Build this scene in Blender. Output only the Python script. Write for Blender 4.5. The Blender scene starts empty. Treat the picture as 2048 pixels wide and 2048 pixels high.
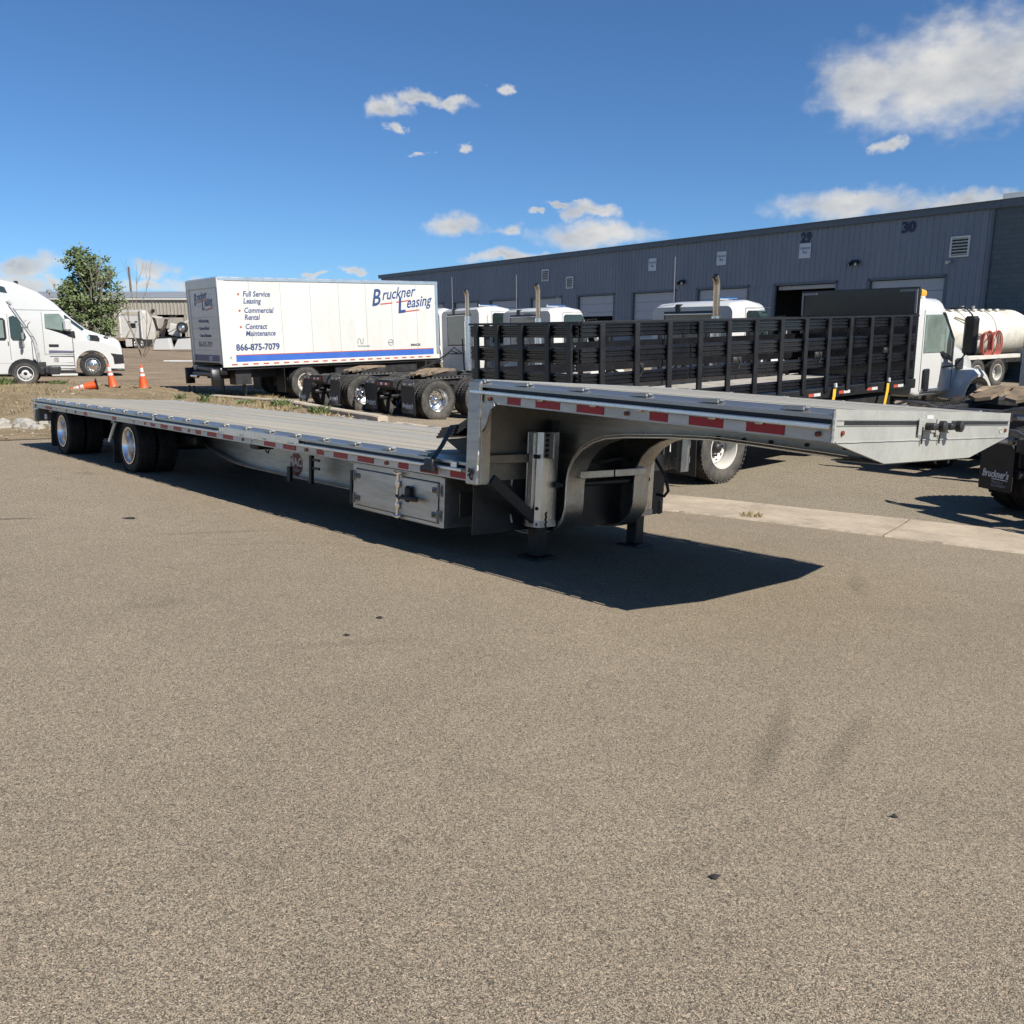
import bpy, bmesh, math, random
import numpy as np
from mathutils import Matrix, Vector, Euler
random.seed(7); rng = np.random.default_rng(7)
SC = bpy.context.scene
COL = SC.collection
PI = math.pi
R = math.radians

# ------------------------------------------------------------------ camera
cd = bpy.data.cameras.new('camera'); cam = bpy.data.objects.new('camera', cd); COL.objects.link(cam)
CAMZ = 1.42
cam.location = (0, 0, CAMZ); cam.rotation_euler = (R(90 - 10.8), 0, 0)
cd.sensor_width = 36; cd.lens = 36 * 1709.9 / 2048; cd.clip_start = 0.05; cd.clip_end = 3000
SC.camera = cam
# ------------------------------------------------------------------ sun, sky, exposure
SUN_AZ, SUN_EL = R(133.0), R(43.0)          # azimuth clockwise from the view direction
sl = bpy.data.lights.new('sun', 'SUN'); sl.energy = 5.0; sl.angle = R(0.53); sl.color = (1, 0.955, 0.87)
so = bpy.data.objects.new('sun', sl); COL.objects.link(so); so.location = (20, -20, 30)
sd = Vector((math.sin(SUN_AZ) * math.cos(SUN_EL), math.cos(SUN_AZ) * math.cos(SUN_EL), math.sin(SUN_EL)))
so.rotation_euler = sd.to_track_quat('Z', 'Y').to_euler()
SC.view_settings.view_transform = 'Standard'; SC.view_settings.look = 'None'
SC.view_settings.gamma = 1; SC.view_settings.exposure = 0.62
SC.cycles.use_denoising = True; SC.cycles.caustics_reflective = False; SC.cycles.caustics_refractive = False; SC.cycles.sample_clamp_indirect = 3.0
SC.cycles.denoising_prefilter = 'FAST'
SC.cycles.max_bounces = 6; SC.cycles.diffuse_bounces = 3; SC.cycles.glossy_bounces = 4; SC.cycles.transmission_bounces = 4

# clouds: (azimuth, elevation, half width, half height) in radians; some outside the picture
CLOUDS = [(0.4547, 0.2588, 0.115, 0.046), (0.3712, 0.2568, 0.0509, 0.0283), (0.3897, 0.1998, 0.014, 0.0069), (-0.1378, 0.2511, 0.0242, 0.0104), (-0.1, 0.2593, 0.0271, 0.0066), (-0.0648, 0.2562, 0.0229, 0.0052), (-0.0114, 0.2723, 0.012, 0.0051), (-0.1266, 0.2289, 0.0119, 0.0048), (-0.1038, 0.207, 0.0109, 0.0025), (-0.0572, 0.2166, 0.0088, 0.0039), (-0.0648, 0.1367, 0.0335, 0.0115), (-0.0011, 0.1333, 0.0185, 0.0068), (0.0579, 0.157, 0.0222, 0.0031), (0.0928, 0.1253, 0.0635, 0.0147), (0.0868, 0.1505, 0.0265, 0.0083), (0.0257, 0.1484, 0.0078, 0.0031), (-0.0051, 0.1008, 0.0479, 0.007), (0.3602, 0.1464, 0.078, 0.0136), (0.4763, 0.14, 0.0719, 0.0102), (-0.5047, 0.0812, 0.042, 0.0104), (-0.5169, 0.0656, 0.0416, 0.0104), (-0.4752, 0.068, 0.0122, 0.0078), (-0.3859, 0.0794, 0.0235, 0.01), (-0.3942, 0.0646, 0.0343, 0.0061), (-0.3475, 0.0658, 0.0202, 0.0062), (-0.1783, 0.0854, 0.0099, 0.0048), (-0.2164, 0.0827, 0.0086, 0.0026), (-0.5193, 0.0853, 0.0172, 0.0066)]
_r = random.Random(3)
for i in range(22):
    az = _r.uniform(0.75, 2 * PI - 0.75)
    if az > PI: az -= 2 * PI
    CLOUDS.append((az, _r.uniform(.07, .5), _r.uniform(.03, .12), _r.uniform(.01, .035)))

W_ = bpy.data.worlds.new('World'); SC.world = W_; W_.use_nodes = True
nt = W_.node_tree; nt.nodes.clear()
class NT:
    """tiny node helper"""
    def __init__(s, t): s.t = t
    def n(s, typ, **kw):
        nd = s.t.nodes.new(typ); ins = kw.pop('ins', {})
        for k, v in kw.items(): setattr(nd, k, v)
        for k, v in ins.items():
            if hasattr(v, 'is_linked') or hasattr(v, 'links'): s.t.links.new(v, nd.inputs[k])
            else: nd.inputs[k].default_value = v
        return nd
    def m(s, op, a, b=None, c=None, clamp=False):
        ins = {0: a}
        if b is not None: ins[1] = b
        if c is not None: ins[2] = c
        return s.n('ShaderNodeMath', operation=op, use_clamp=clamp, ins=ins).outputs[0]
    def v(s, op, a, b=None):
        ins = {0: a}
        if b is not None: ins[1] = b
        nd = s.n('ShaderNodeVectorMath', operation=op, ins=ins)
        return nd.outputs['Value'] if op in ('LENGTH', 'DOT_PRODUCT', 'DISTANCE') else nd.outputs[0]
    def noise(s, vec, scale, detail=3, rough=.55, dim='3D'):
        nd = s.n('ShaderNodeTexNoise', noise_dimensions=dim, ins={'Scale': scale, 'Detail': detail, 'Roughness': rough})
        if vec is not None: s.t.links.new(vec, nd.inputs['Vector'])
        return nd
    def ramp(s, fac, stops, interp='LINEAR'):
        nd = s.n('ShaderNodeValToRGB', ins={0: fac}); cr = nd.color_ramp; cr.interpolation = interp
        while len(cr.elements) < len(stops): cr.elements.new(.5)
        for e, (p, c) in zip(cr.elements, stops):
            e.position = p; e.color = (c, c, c, 1) if not hasattr(c, '__len__') else (*c[:3], 1)
        return nd.outputs[0]
    def mix(s, fac, a, b, mode='MIX'):
        nd = s.n('ShaderNodeMix', data_type='RGBA', blend_type=mode)
        for k, v in ((0, fac), (6, a), (7, b)):
            if hasattr(v, 'links'): s.t.links.new(v, nd.inputs[k])
            else: nd.inputs[k].default_value = v if k == 0 else (*v[:3], 1)
        return nd.outputs[2]
g = NT(nt)
tc = g.n('ShaderNodeTexCoord').outputs['Generated']
sky = g.n('ShaderNodeTexSky', sky_type='NISHITA', sun_disc=False, sun_elevation=SUN_EL, sun_rotation=SUN_AZ, altitude=1600, air_density=1.0, dust_density=0.7, ozone_density=3.0)
sep = g.n('ShaderNodeSeparateXYZ', ins={0: tc})
az_ = g.m('ARCTAN2', sep.outputs[0], sep.outputs[1])
el_ = g.m('ARCSINE', sep.outputs[2])
ae = g.n('ShaderNodeCombineXYZ', ins={0: az_, 1: el_}).outputs[0]
nz1 = g.noise(ae, 22, 6, .58); nz2 = g.noise(g.v('MULTIPLY', ae, (1, 1.5, 1)), 48, 5, .52)
w1 = g.v('MULTIPLY', g.v('SUBTRACT', nz1.outputs['Color'], (.5, .5, .5)), (.085, .036, 0))
w2 = g.v('MULTIPLY', g.v('SUBTRACT', nz2.outputs['Color'], (.5, .5, .5)), (.014, .008, 0))
p_ = g.v('ADD', g.v('ADD', ae, w1), w2)
mn = None
for (a, e, rx, ry) in CLOUDS:
    q = g.v('LENGTH', g.v('MULTIPLY', g.v('SUBTRACT', p_, (a, e, 0)), (1 / rx, 1 / ry, 0)))
    mn = q if mn is None else g.m('MINIMUM', mn, q)
dmr = g.n('ShaderNodeMapRange', interpolation_type='SMOOTHSTEP', ins={1: 1.36, 2: .34, 3: 0., 4: 1.})
nt.links.new(g.m('ADD', mn, g.m('MULTIPLY', g.m('SUBTRACT', nz2.outputs['Fac'], .5), .8)), dmr.inputs[0]); dens = g.m('MULTIPLY', dmr.outputs[0], .95)
shade = g.noise(g.v('MULTIPLY', ae, (1, 1.9, 1)), 13, 4, .55)
ccol = g.ramp(g.m('ADD', shade.outputs['Fac'], g.m('MULTIPLY', mn, .22)), [(.38, (4.3, 4.6, 5.2)), (.56, (6.0, 6.15, 6.3)), (.78, (7.9, 7.75, 7.4))])
skyc = g.n('ShaderNodeMix', data_type='RGBA', blend_type='MULTIPLY', ins={0: 1.0}); nt.links.new(sky.outputs[0], skyc.inputs[6]); skyc.inputs[7].default_value = (.64, .935, 1.19, 1)
cm = g.mix(dens, skyc.outputs[2], ccol)
bg = g.n('ShaderNodeBackground', ins={'Strength': 0.065}); nt.links.new(cm, bg.inputs[0])
ow = g.n('ShaderNodeOutputWorld'); nt.links.new(bg.outputs[0], ow.inputs[0])

# ------------------------------------------------------------------ materials
MATS = {}
def mat(name, col, rough=.5, metal=0., var=.12, scale=6., bump=0., bscale=60., dirt=0., dirtcol=(.16, .13, .10), spec=.5, coat=0., stretch=(1, 1, 1), emit=None):
    """procedural material: colour broken up by noise at two scales, roughness variation, optional dirt and fine bump"""
    if name in MATS: return MATS[name]
    m = bpy.data.materials.new(name); m.use_nodes = True; t = m.node_tree; t.nodes.clear(); k = NT(t)
    bs = k.n('ShaderNodeBsdfPrincipled'); out = k.n('ShaderNodeOutputMaterial'); t.links.new(bs.outputs[0], out.inputs[0])
    co = k.n('ShaderNodeTexCoord').outputs['Object']
    if stretch != (1, 1, 1): co = k.v('MULTIPLY', co, stretch)
    n1 = k.noise(co, scale, 5, .62); n2 = k.noise(co, scale * 7, 3, .6)
    f = k.m('ADD', k.m('MULTIPLY', n1.outputs['Fac'], .65), k.m('MULTIPLY', n2.outputs['Fac'], .35))
    lo = tuple(max(0, c * (1 - 2.2 * var)) for c in col); hi = tuple(min(1, c * (1 + 1.6 * var)) for c in col)
    c = k.ramp(f, [(.3, lo), (.5, col), (.72, hi)])
    if dirt:
        n3 = k.noise(co, scale * .55, 6, .7)
        c = k.mix(k.m('MULTIPLY', k.ramp(n3.outputs['Fac'], [(.45, 0), (.72, 1)]), dirt), c, dirtcol)
    t.links.new(c, bs.inputs['Base Color'])
    bs.inputs['Metallic'].default_value = metal
    t.links.new(k.m('ADD', rough - .08, k.m('MULTIPLY', n1.outputs['Fac'], .16)), bs.inputs['Roughness'])
    bs.inputs['Specular IOR Level'].default_value = spec
    bs.inputs['Coat Weight'].default_value = coat; bs.inputs['Coat Roughness'].default_value = .08
    if emit: bs.inputs['Emission Color'].default_value = (*emit[:3], 1); bs.inputs['Emission Strength'].default_value = emit[3]
    if bump:
        b = k.n('ShaderNodeBump', ins={'Strength': min(1, bump), 'Distance': .004}); n4 = k.noise(co, bscale, 3, .6)
        t.links.new(n4.outputs['Fac'], b.inputs['Height']); t.links.new(b.outputs[0], bs.inputs['Normal'])
    MATS[name] = m
    return m
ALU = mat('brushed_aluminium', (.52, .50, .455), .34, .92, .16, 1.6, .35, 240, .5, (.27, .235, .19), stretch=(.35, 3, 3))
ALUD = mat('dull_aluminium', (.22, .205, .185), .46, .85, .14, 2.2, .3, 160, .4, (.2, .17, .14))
ALUB = mat('bright_aluminium', (.78, .78, .77), .28, .95, .08, 3, .2, 200)
POL = mat('polished_rim', (.80, .79, .77), .24, 1.0, .05, 5, 0, 60, .12, (.4, .37, .33))
NOSE = mat('painted_nose_panel', (.36, .36, .33), .45, .2, .09, 2.4, .2, 120, .4, (.29, .265, .22))
LEGM = mat('leg_aluminium', (.66, .645, .61), .27, .95, .10, 2.0, .25, 200, .3, (.4, .36, .3), stretch=(3, 3, .4))
DECK = mat('deck_plank_metal', (.33, .31, .265), .72, .05, .13, 3, .35, 120, .35, (.30, .27, .22), stretch=(.12, 3, 1))
DECKW = mat('deck_plank_worn', (.37, .325, .25), .75, .05, .15, 3, .35, 120, .35, (.36, .30, .22), stretch=(.12, 3, 1))
BLK = mat('black_steel', (.012, .012, .013), .42, .0, .3, 5, .2, 90, .25, (.035, .032, .03))
BLKP = mat('black_gloss_paint', (.008, .008, .010), .25, 0, .2, 4, .1, 90, .2, (.03, .028, .026), coat=.3)
FRM = mat('chassis_black', (.02, .02, .021), .5, .1, .3, 6, .3, 60, .45, (.07, .06, .05))
RUB = mat('tyre_rubber', (.022, .021, .020), .78, 0, .3, 7, .5, 90, .6, (.075, .066, .056), spec=.3)
RUBG = mat('dusty_tyre_rubber', (.055, .052, .048), .82, 0, .25, 7, .5, 90, .7, (.13, .115, .095), spec=.25)
FLAP = mat('mud_flap_rubber', (.016, .016, .017), .55, 0, .3, 5, .2, 50, .3, (.05, .046, .042))
WHT = mat('white_paint', (.54, .535, .515), .32, 0, .03, 2, .06, 20, .10, (.52, .48, .42), coat=.35)
WHTV = mat('clean_white_paint', (.50, .50, .49), .3, 0, .02, 2, .04, 20, .05, (.6, .57, .52), coat=.4)
WHTD = mat('grimy_white_paint', (.52, .505, .465), .45, 0, .07, 2.5, .15, 40, .35, (.42, .37, .30))
BOXW = mat('box_body_white', (.56, .555, .525), .42, 0, .05, 1.2, .12, 9, .4, (.47, .44, .385), coat=.15, stretch=(1.6, 1.6, .45))
GLS = mat('tinted_glass', (.018, .028, .028), .04, 0, .2, 1.0, 0, spec=.9)
GLSL = mat('pale_green_glass', (.16, .20, .175), .05, 0, .15, 1.2, 0, spec=.9)
REDT = mat('red_reflective_tape', (.36, .012, .016), .35, 0, .1, 14, .4, 400, .15, (.2, .05, .04))
WHTT = mat('white_reflective_tape', (.58, .58, .55), .35, .1, .07, 14, .4, 400, .2, (.4, .38, .34))
AMB = mat('amber_marker_lens', (.16, .035, .012), .25, 0, .2, 60, .3, 300)
REDL = mat('red_lamp_lens', (.38, .012, .012), .15, 0, .2, 60, .3, 300)
CLR = mat('clear_lamp_lens', (.75, .75, .76), .12, .2, .1, 60, .3, 300)
RUST = mat('greasy_rust', (.26, .19, .12), .62, .2, .35, 5, .6, 45, .6, (.10, .075, .05))
CHR = mat('chrome', (.85, .85, .85), .1, 1.0, .04, 8)
STN = mat('stainless_stack', (.60, .46, .34), .25, .95, .12, 3, .1, 60, .35, (.28, .19, .12))
NAVY = mat('navy_vinyl', (.028, .055, .16), .45, 0, .06, 5)
BLUE = mat('blue_vinyl_stripe', (.035, .115, .42), .4, 0, .05, 5, 0, 60, .12, (.2, .2, .25))
REDV = mat('red_vinyl', (.40, .075, .045), .45, 0, .06, 8)
SEAM = mat('panel_gap', (.06, .06, .062), .7)
GREYV = mat('grey_vinyl', (.22, .22, .23), .5, 0, .05, 8)
WHTX = mat('white_lettering', (.62, .64, .66), .5, 0, .08, 20)
ORG = mat('orange_cone_plastic', (.62, .085, .016), .5, 0, .1, 8, .2, 60, .25, (.35, .12, .06))
COLR = mat('reflective_collar', (.58, .57, .55), .3, .1, .06, 20)
CONC = mat('concrete', (.39, .32, .235), .85, 0, .16, 2.2, .9, 130, .55, (.27, .215, .155))
CURBM = mat('curb_concrete', (.42, .35, .27), .85, 0, .12, 4, .8, 120, .35, (.30, .25, .19))
YEL = mat('yellow_strap', (.60, .36, .02), .6, 0, .1, 20)
BARK = mat('bark', (.13, .105, .08), .9, 0, .25, 9, 1, 40)
DEADW = mat('dead_wood', (.19, .16, .13), .9, 0, .2, 9, 1, 40)
REDH = mat('red_hose', (.45, .10, .075), .5, 0, .15, 8, .3, 60, .2, (.3, .15, .1))

# ------------------------------------------------------------------ mesh builder
class MB:
    def __init__(s): s.v = []; s.f = []; s.s = []
    def add(s, vs, fs, smooth=False):
        o = len(s.v); s.v += [tuple(map(float, v)) for v in vs]; s.f += [tuple(i + o for i in f) for f in fs]; s.s += [smooth] * len(fs); return s
    def bx(s, x0, x1, y0, y1, z0, z1, bev=0.):
        if x0 > x1: x0, x1 = x1, x0
        if y0 > y1: y0, y1 = y1, y0
        if z0 > z1: z0, z1 = z1, z0
        if bev <= 0:
            return s.add([(x0, y0, z0), (x1, y0, z0), (x1, y1, z0), (x0, y1, z0), (x0, y0, z1), (x1, y0, z1), (x1, y1, z1), (x0, y1, z1)],
                         [(0, 3, 2, 1), (4, 5, 6, 7), (0, 1, 5, 4), (1, 2, 6, 5), (2, 3, 7, 6), (3, 0, 4, 7)])
        b = min(bev, (x1 - x0) * .45, (y1 - y0) * .45, (z1 - z0) * .45)
        def ring(z, i):
            a, c, d, e = x0 + i, x1 - i, y0 + i, y1 - i; k = b
            return [(a + k, d, z), (c - k, d, z), (c, d + k, z), (c, e - k, z), (c - k, e, z), (a + k, e, z), (a, e - k, z), (a, d + k, z)]
        vs = ring(z0, b * .7) + ring(z0 + b, 0) + ring(z1 - b, 0) + ring(z1, b * .7); fs = [tuple(range(7, -1, -1)), tuple(range(24, 32))]
        for r in range(3):
            for i in range(8):
                j = (i + 1) % 8; fs.append((r * 8 + i, r * 8 + j, r * 8 + 8 + j, r * 8 + 8 + i))
        return s.add(vs, fs)
    def obx(s, c, size, rot=(0, 0, 0), bev=0.):
        m = MB().bx(-size[0] / 2, size[0] / 2, -size[1] / 2, size[1] / 2, -size[2] / 2, size[2] / 2, bev)
        M = Matrix.Translation(c) @ Euler(rot).to_matrix().to_4x4()
        return s.add([M @ Vector(v) for v in m.v], m.f)
    def prism(s, poly, ax, a, b):
        """polygon in the plane normal to axis ax, extruded from a to b"""
        def P(u, v, w): return (w, u, v) if ax == 0 else ((u, w, v) if ax == 1 else (u, v, w))
        n = len(poly); vs = [P(u, v, a) for u, v in poly] + [P(u, v, b) for u, v in poly]
        return s.add(vs, [tuple(range(n - 1, -1, -1)), tuple(range(n, 2 * n))] + [(i, (i + 1) % n, n + (i + 1) % n, n + i) for i in range(n)])
    def extr(s, prof, x0, z0, x1, z1, caps=True):
        """(y,z) profile run along X, its height offset going from z0 to z1"""
        n = len(prof); vs = [(x0, y, z + z0) for y, z in prof] + [(x1, y, z + z1) for y, z in prof]
        fs = [(i, (i + 1) % n, n + (i + 1) % n, n + i) for i in range(n)]
        if caps: fs += [tuple(range(n - 1, -1, -1)), tuple(range(n, 2 * n))]
        return s.add(vs, fs)
    def cyl(s, p0, p1, r, r2=None, n=14, caps=True, smooth=True):
        p0, p1 = Vector(p0), Vector(p1); r2 = r if r2 is None else r2
        d = (p1 - p0).normalized(); a = d.orthogonal().normalized(); b = d.cross(a)
        vs = []
        for p, rr in ((p0, r), (p1, r2)):
            for i in range(n): t = 2 * PI * i / n; vs.append(p + rr * (math.cos(t) * a + math.sin(t) * b))
        s.add(vs, [(i, (i + 1) % n, n + (i + 1) % n, n + i) for i in range(n)], smooth)
        if caps: s.add(vs, [tuple(range(n - 1, -1, -1)), tuple(range(n, 2 * n))])
        return s
    def tube(s, pts, r, n=8, caps=True):
        pts = [Vector(p) for p in pts]; rs = r if hasattr(r, '__len__') else [r] * len(pts); vs = []; a = None
        for i, p in enumerate(pts):
            d = (pts[min(i + 1, len(pts) - 1)] - pts[max(i - 1, 0)]).normalized()
            a = d.orthogonal().normalized() if a is None else (a - a.dot(d) * d).normalized()
            b = d.cross(a)
            for k in range(n): t = 2 * PI * k / n; vs.append(p + rs[i] * (math.cos(t) * a + math.sin(t) * b))
        fs = [(i * n + k, i * n + (k + 1) % n, (i + 1) * n + (k + 1) % n, (i + 1) * n + k) for i in range(len(pts) - 1) for k in range(n)]
        s.add(vs, fs, True)
        if caps: s.add(vs, [tuple(range(n - 1, -1, -1)), tuple(range(len(vs) - n, len(vs)))])
        return s
    def lathe(s, prof, o=(0, 0, 0), ax=1, n=32, closed=False, smooth=True):
        """profile of (radius, height along axis ax)"""
        vs = []; m = len(prof)
        for i in range(n):
            t = 2 * PI * i / n; c, q = math.cos(t), math.sin(t)
            for r, h in prof:
                vs.append((o[0] + r * c, o[1] + h, o[2] + r * q) if ax == 1 else ((o[0] + h, o[1] + r * c, o[2] + r * q) if ax == 0 else (o[0] + r * c, o[1] + r * q, o[2] + h)))
        mm = m if closed else m - 1
        return s.add(vs, [(i * m + k, i * m + (k + 1) % m, ((i + 1) % n) * m + (k + 1) % m, ((i + 1) % n) * m + k) for i in range(n) for k in range(mm)], smooth)
    def loft(s, rings, smooth=True, caps=True):
        n = len(rings[0]); vs = [v for r in rings for v in r]
        s.add(vs, [(r * n + i, r * n + (i + 1) % n, (r + 1) * n + (i + 1) % n, (r + 1) * n + i) for r in range(len(rings) - 1) for i in range(n)], smooth)
        if caps: s.add(vs, [tuple(range(n - 1, -1, -1)), tuple(range(len(vs) - n, len(vs)))])
        return s
    def mesh(s, name, m):
        me = bpy.data.meshes.new(name); me.from_pydata(s.v, [], s.f)
        me.polygons.foreach_set('use_smooth', s.s); me.materials.append(m); me.validate()
        bm = bmesh.new(); bm.from_mesh(me); bmesh.ops.recalc_face_normals(bm, faces=bm.faces); bm.to_mesh(me); bm.free()
        if any(s.s):
            try: me.set_sharp_from_angle(angle=R(42))
            except Exception: pass
        return me
    def build(s, name, m, parent=None, loc=None):
        o = bpy.data.objects.new(name, s.mesh(name, m)); COL.objects.link(o)
        if parent is not None: o.parent = parent
        if loc is not None: o.location = loc
        return o
def put(name, me, parent=None, loc=(0, 0, 0), rot=(0, 0, 0)):
    o = bpy.data.objects.new(name, me); COL.objects.link(o); o.location = loc; o.rotation_euler = rot
    if parent is not None: o.parent = parent
    return o
def tag(o, label, cat, group=None, kind=None):
    o['label'] = label; o['category'] = cat
    if group: o['group'] = group
    if kind: o['kind'] = kind
    return o
def struct(o): o['kind'] = 'structure'; return o
def thing(name, label, cat, loc=(0, 0, 0), rot=None, group=None):
    o = bpy.data.objects.new(name, None); COL.objects.link(o); o.location = loc; o.empty_display_size = .3
    if rot is not None: o.rotation_euler = rot
    return tag(o, label, cat, group)
def pose(o, pos, theta, pitch=0., roll=0.):
    """heading theta degrees right of the view axis, nose-up pitch, roll"""
    M = Matrix.Rotation(R(90 - theta), 4, 'Z') @ Matrix.Rotation(-R(pitch), 4, 'Y') @ Matrix.Rotation(R(roll), 4, 'X')
    o.matrix_world = Matrix.Translation(pos) @ M; return o
def text(body, m, parent, size, at, right, up, align='LEFT', shear=0., bold=0., depth=.004, sx=1., name='lettering'):
    """raised lettering; `at` is the baseline start, `right`/`up` the reading directions"""
    cu = bpy.data.curves.new('t', 'FONT'); cu.body = body; cu.size = size; cu.align_x = align; cu.shear = shear; cu.offset = bold; cu.extrude = depth; cu.resolution_u = 2
    to = bpy.data.objects.new('t', cu); COL.objects.link(to)
    bpy.context.view_layer.update()
    me = bpy.data.meshes.new_from_object(to.evaluated_get(bpy.context.evaluated_depsgraph_get()))
    bpy.data.objects.remove(to); bpy.data.curves.remove(cu)
    r = Vector(right).normalized(); u = Vector(up).normalized(); w = r.cross(u)
    M = Matrix(((r.x * sx, u.x, w.x, at[0]), (r.y * sx, u.y, w.y, at[1]), (r.z * sx, u.z, w.z, at[2]), (0, 0, 0, 1)))
    me.transform(M); me.materials.clear(); me.materials.append(m)
    o = bpy.data.objects.new(name, me); COL.objects.link(o); o.parent = parent
    return o
def rrect(w, z0, z1, r, n=4, x=0., yo=0., rb=None):
    """rounded rectangle ring in the YZ plane at x, width w, corner radius r (bottom corners rb)"""
    rb = r if rb is None else rb; out = []
    for (cy, cz, a0, rr) in ((w / 2, z1, 0, r), (-w / 2, z1, 90, r), (-w / 2, z0, 180, rb), (w / 2, z0, 270, rb)):
        sy = 1 if cy > 0 else -1; sz = -1 if cz == z1 else 1
        for k in range(n + 1):
            a = R(a0 + 90 * k / n); out.append((x, yo + cy - sy * rr + rr * math.cos(a), cz + sz * rr + rr * math.sin(a)))
    return out
# ================================================================== ground heights
GP = [(-.042, -.049, .094)]
def plane(x, y): return -.042 * x - .049 * y + .094
CP = [(x, y, plane(x, y)) for x, y in ((-1.5, 1.2), (1.5, 1.2), (0, 3), (3, 4), (-4, 4), (.15, 6.7), (1.13, 7.6), (-3, 8), (-5.3, 11.8), (-7.4, 14), (1.78, 10.16), (4.92, 7.99), (-2, 12), (-9.8, 17), (3.3, 9.07), (-6, 6), (5, 3), (-9, 11))]
CP += [(2.16, 11.82, -.58), (3.95, 10.77, -.60), (5.82, 9.5, -.60), (3.2, 12.81, -.585), (0.16, 12.0, -.62), (6.7, 17, -.40), (1.08, 16.3, -.63), (7.3, 13.1, -.44), (6.0, 8.1, -.58), (-1.84, 21.95, -.381), (-4.13, 23.9, -.31), (-.3, 19.2, -.42), (1.6, 26, -.28), (-6.6, 27.8, -.155), (-1, 31, .02),
       (-5.97, 23.15, -.03), (-3.05, 19.56, -.17), (-15.94, 29.8, .17), (-13.7, 29.3, .17), (-12.6, 27.25, .16), (-11.67, 27.25, .17), (-17.6, 31.3, .135), (-18.33, 37.95, .22), (-24, 37.5, .3), (-38, 86.5, 1.46), (17.7, 31.3, -.03), (19.3, 39.3, .25), (-12.6, 85, 1.0), (-19, 45.6, .36), (-9.3, 22.15, -.06), (-9.0, 26.0, -.13), (-10.4, 28.2, -.02), (-8.6, 28.8, -.13), (-9.8, 24.5, -.02), (-12.8, 22.1, .05), (-10.4, 18.6, -.3), (-28, 60, .75),
       (0, 140, 1.6), (110, 140, 1.0), (-140, 140, 2.4), (60, 0, -2.0), (-60, 0, 1.4), (0, -40, 1.2), (60, 60, 0), (-70, 50, 1.0), (330, 330, 1.5), (-330, 330, 2.5), (330, -60, -1), (-330, -60, 2)]
CP = np.array(CP)
def _k(d2): return np.where(d2 > 1e-9, .5 * d2 * np.log(np.maximum(d2, 1e-9)), 0.)
_d2 = ((CP[:, None, :2] - CP[None, :, :2]) ** 2).sum(-1); _n = len(CP)
_A = np.zeros((_n + 3, _n + 3)); _A[:_n, :_n] = _k(_d2) + np.eye(_n) * 2.0; _A[:_n, _n] = 1; _A[:_n, _n + 1:] = CP[:, :2]; _A[_n, :_n] = 1; _A[_n + 1:, :_n] = CP[:, :2].T
_w = np.linalg.solve(_A, np.r_[CP[:, 2], 0, 0, 0])
def gz(x, y):
    x = np.asarray(x, float); y = np.asarray(y, float)
    d2 = (x[..., None] - CP[:, 0]) ** 2 + (y[..., None] - CP[:, 1]) ** 2
    z = (_k(d2) * _w[:_n]).sum(-1) + _w[_n] + _w[_n + 1] * x + _w[_n + 2] * y
    return z
def gzf(x, y): return float(gz(np.array([x]), np.array([y]))[0])

def sheet(name, us, vs, fn, m, off=0.):
    """grid sheet draped on the ground; fn(u, v) -> (x, y)"""
    P = np.array([[fn(u, v) for u in us] for v in vs]); Z = gz(P[..., 0], P[..., 1]) + off
    nu, nv = len(us), len(vs); vv = np.dstack([P, Z]).reshape(-1, 3)
    fs = [(j * nu + i, j * nu + i + 1, (j + 1) * nu + i + 1, (j + 1) * nu + i) for j in range(nv - 1) for i in range(nu - 1)]
    b = MB().add(vv.tolist(), fs, True)
    return struct(b.build(name, m))
def quadmap(a, b, c, d):
    a, b, c, d = map(np.array, (a, b, c, d))
    return lambda u, v: (a * (1 - u) + b * u) * (1 - v) + (d * (1 - u) + c * u) * v

# tyre smudges and oil marks on the lot, the strongest a cast shadow painted in at far left: (x, y, angle, half length, half width, strength)
SMUDGE_SHADOW = [(1.02, 3.13, 1.12, .62, .055, .24), (1.30, 3.12, .97, .62, .06, .2), (-.9, 4.2, .3, .6, .07, .14), (-4.6, 7.5, .45, .42, .05, .6), (-3.6, 5.3, .2, .5, .09, .16), (2.6, 6.2, 1.2, .5, .1, .16), (-2.6, 7.3, .5, .7, .08, .16)]
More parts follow.
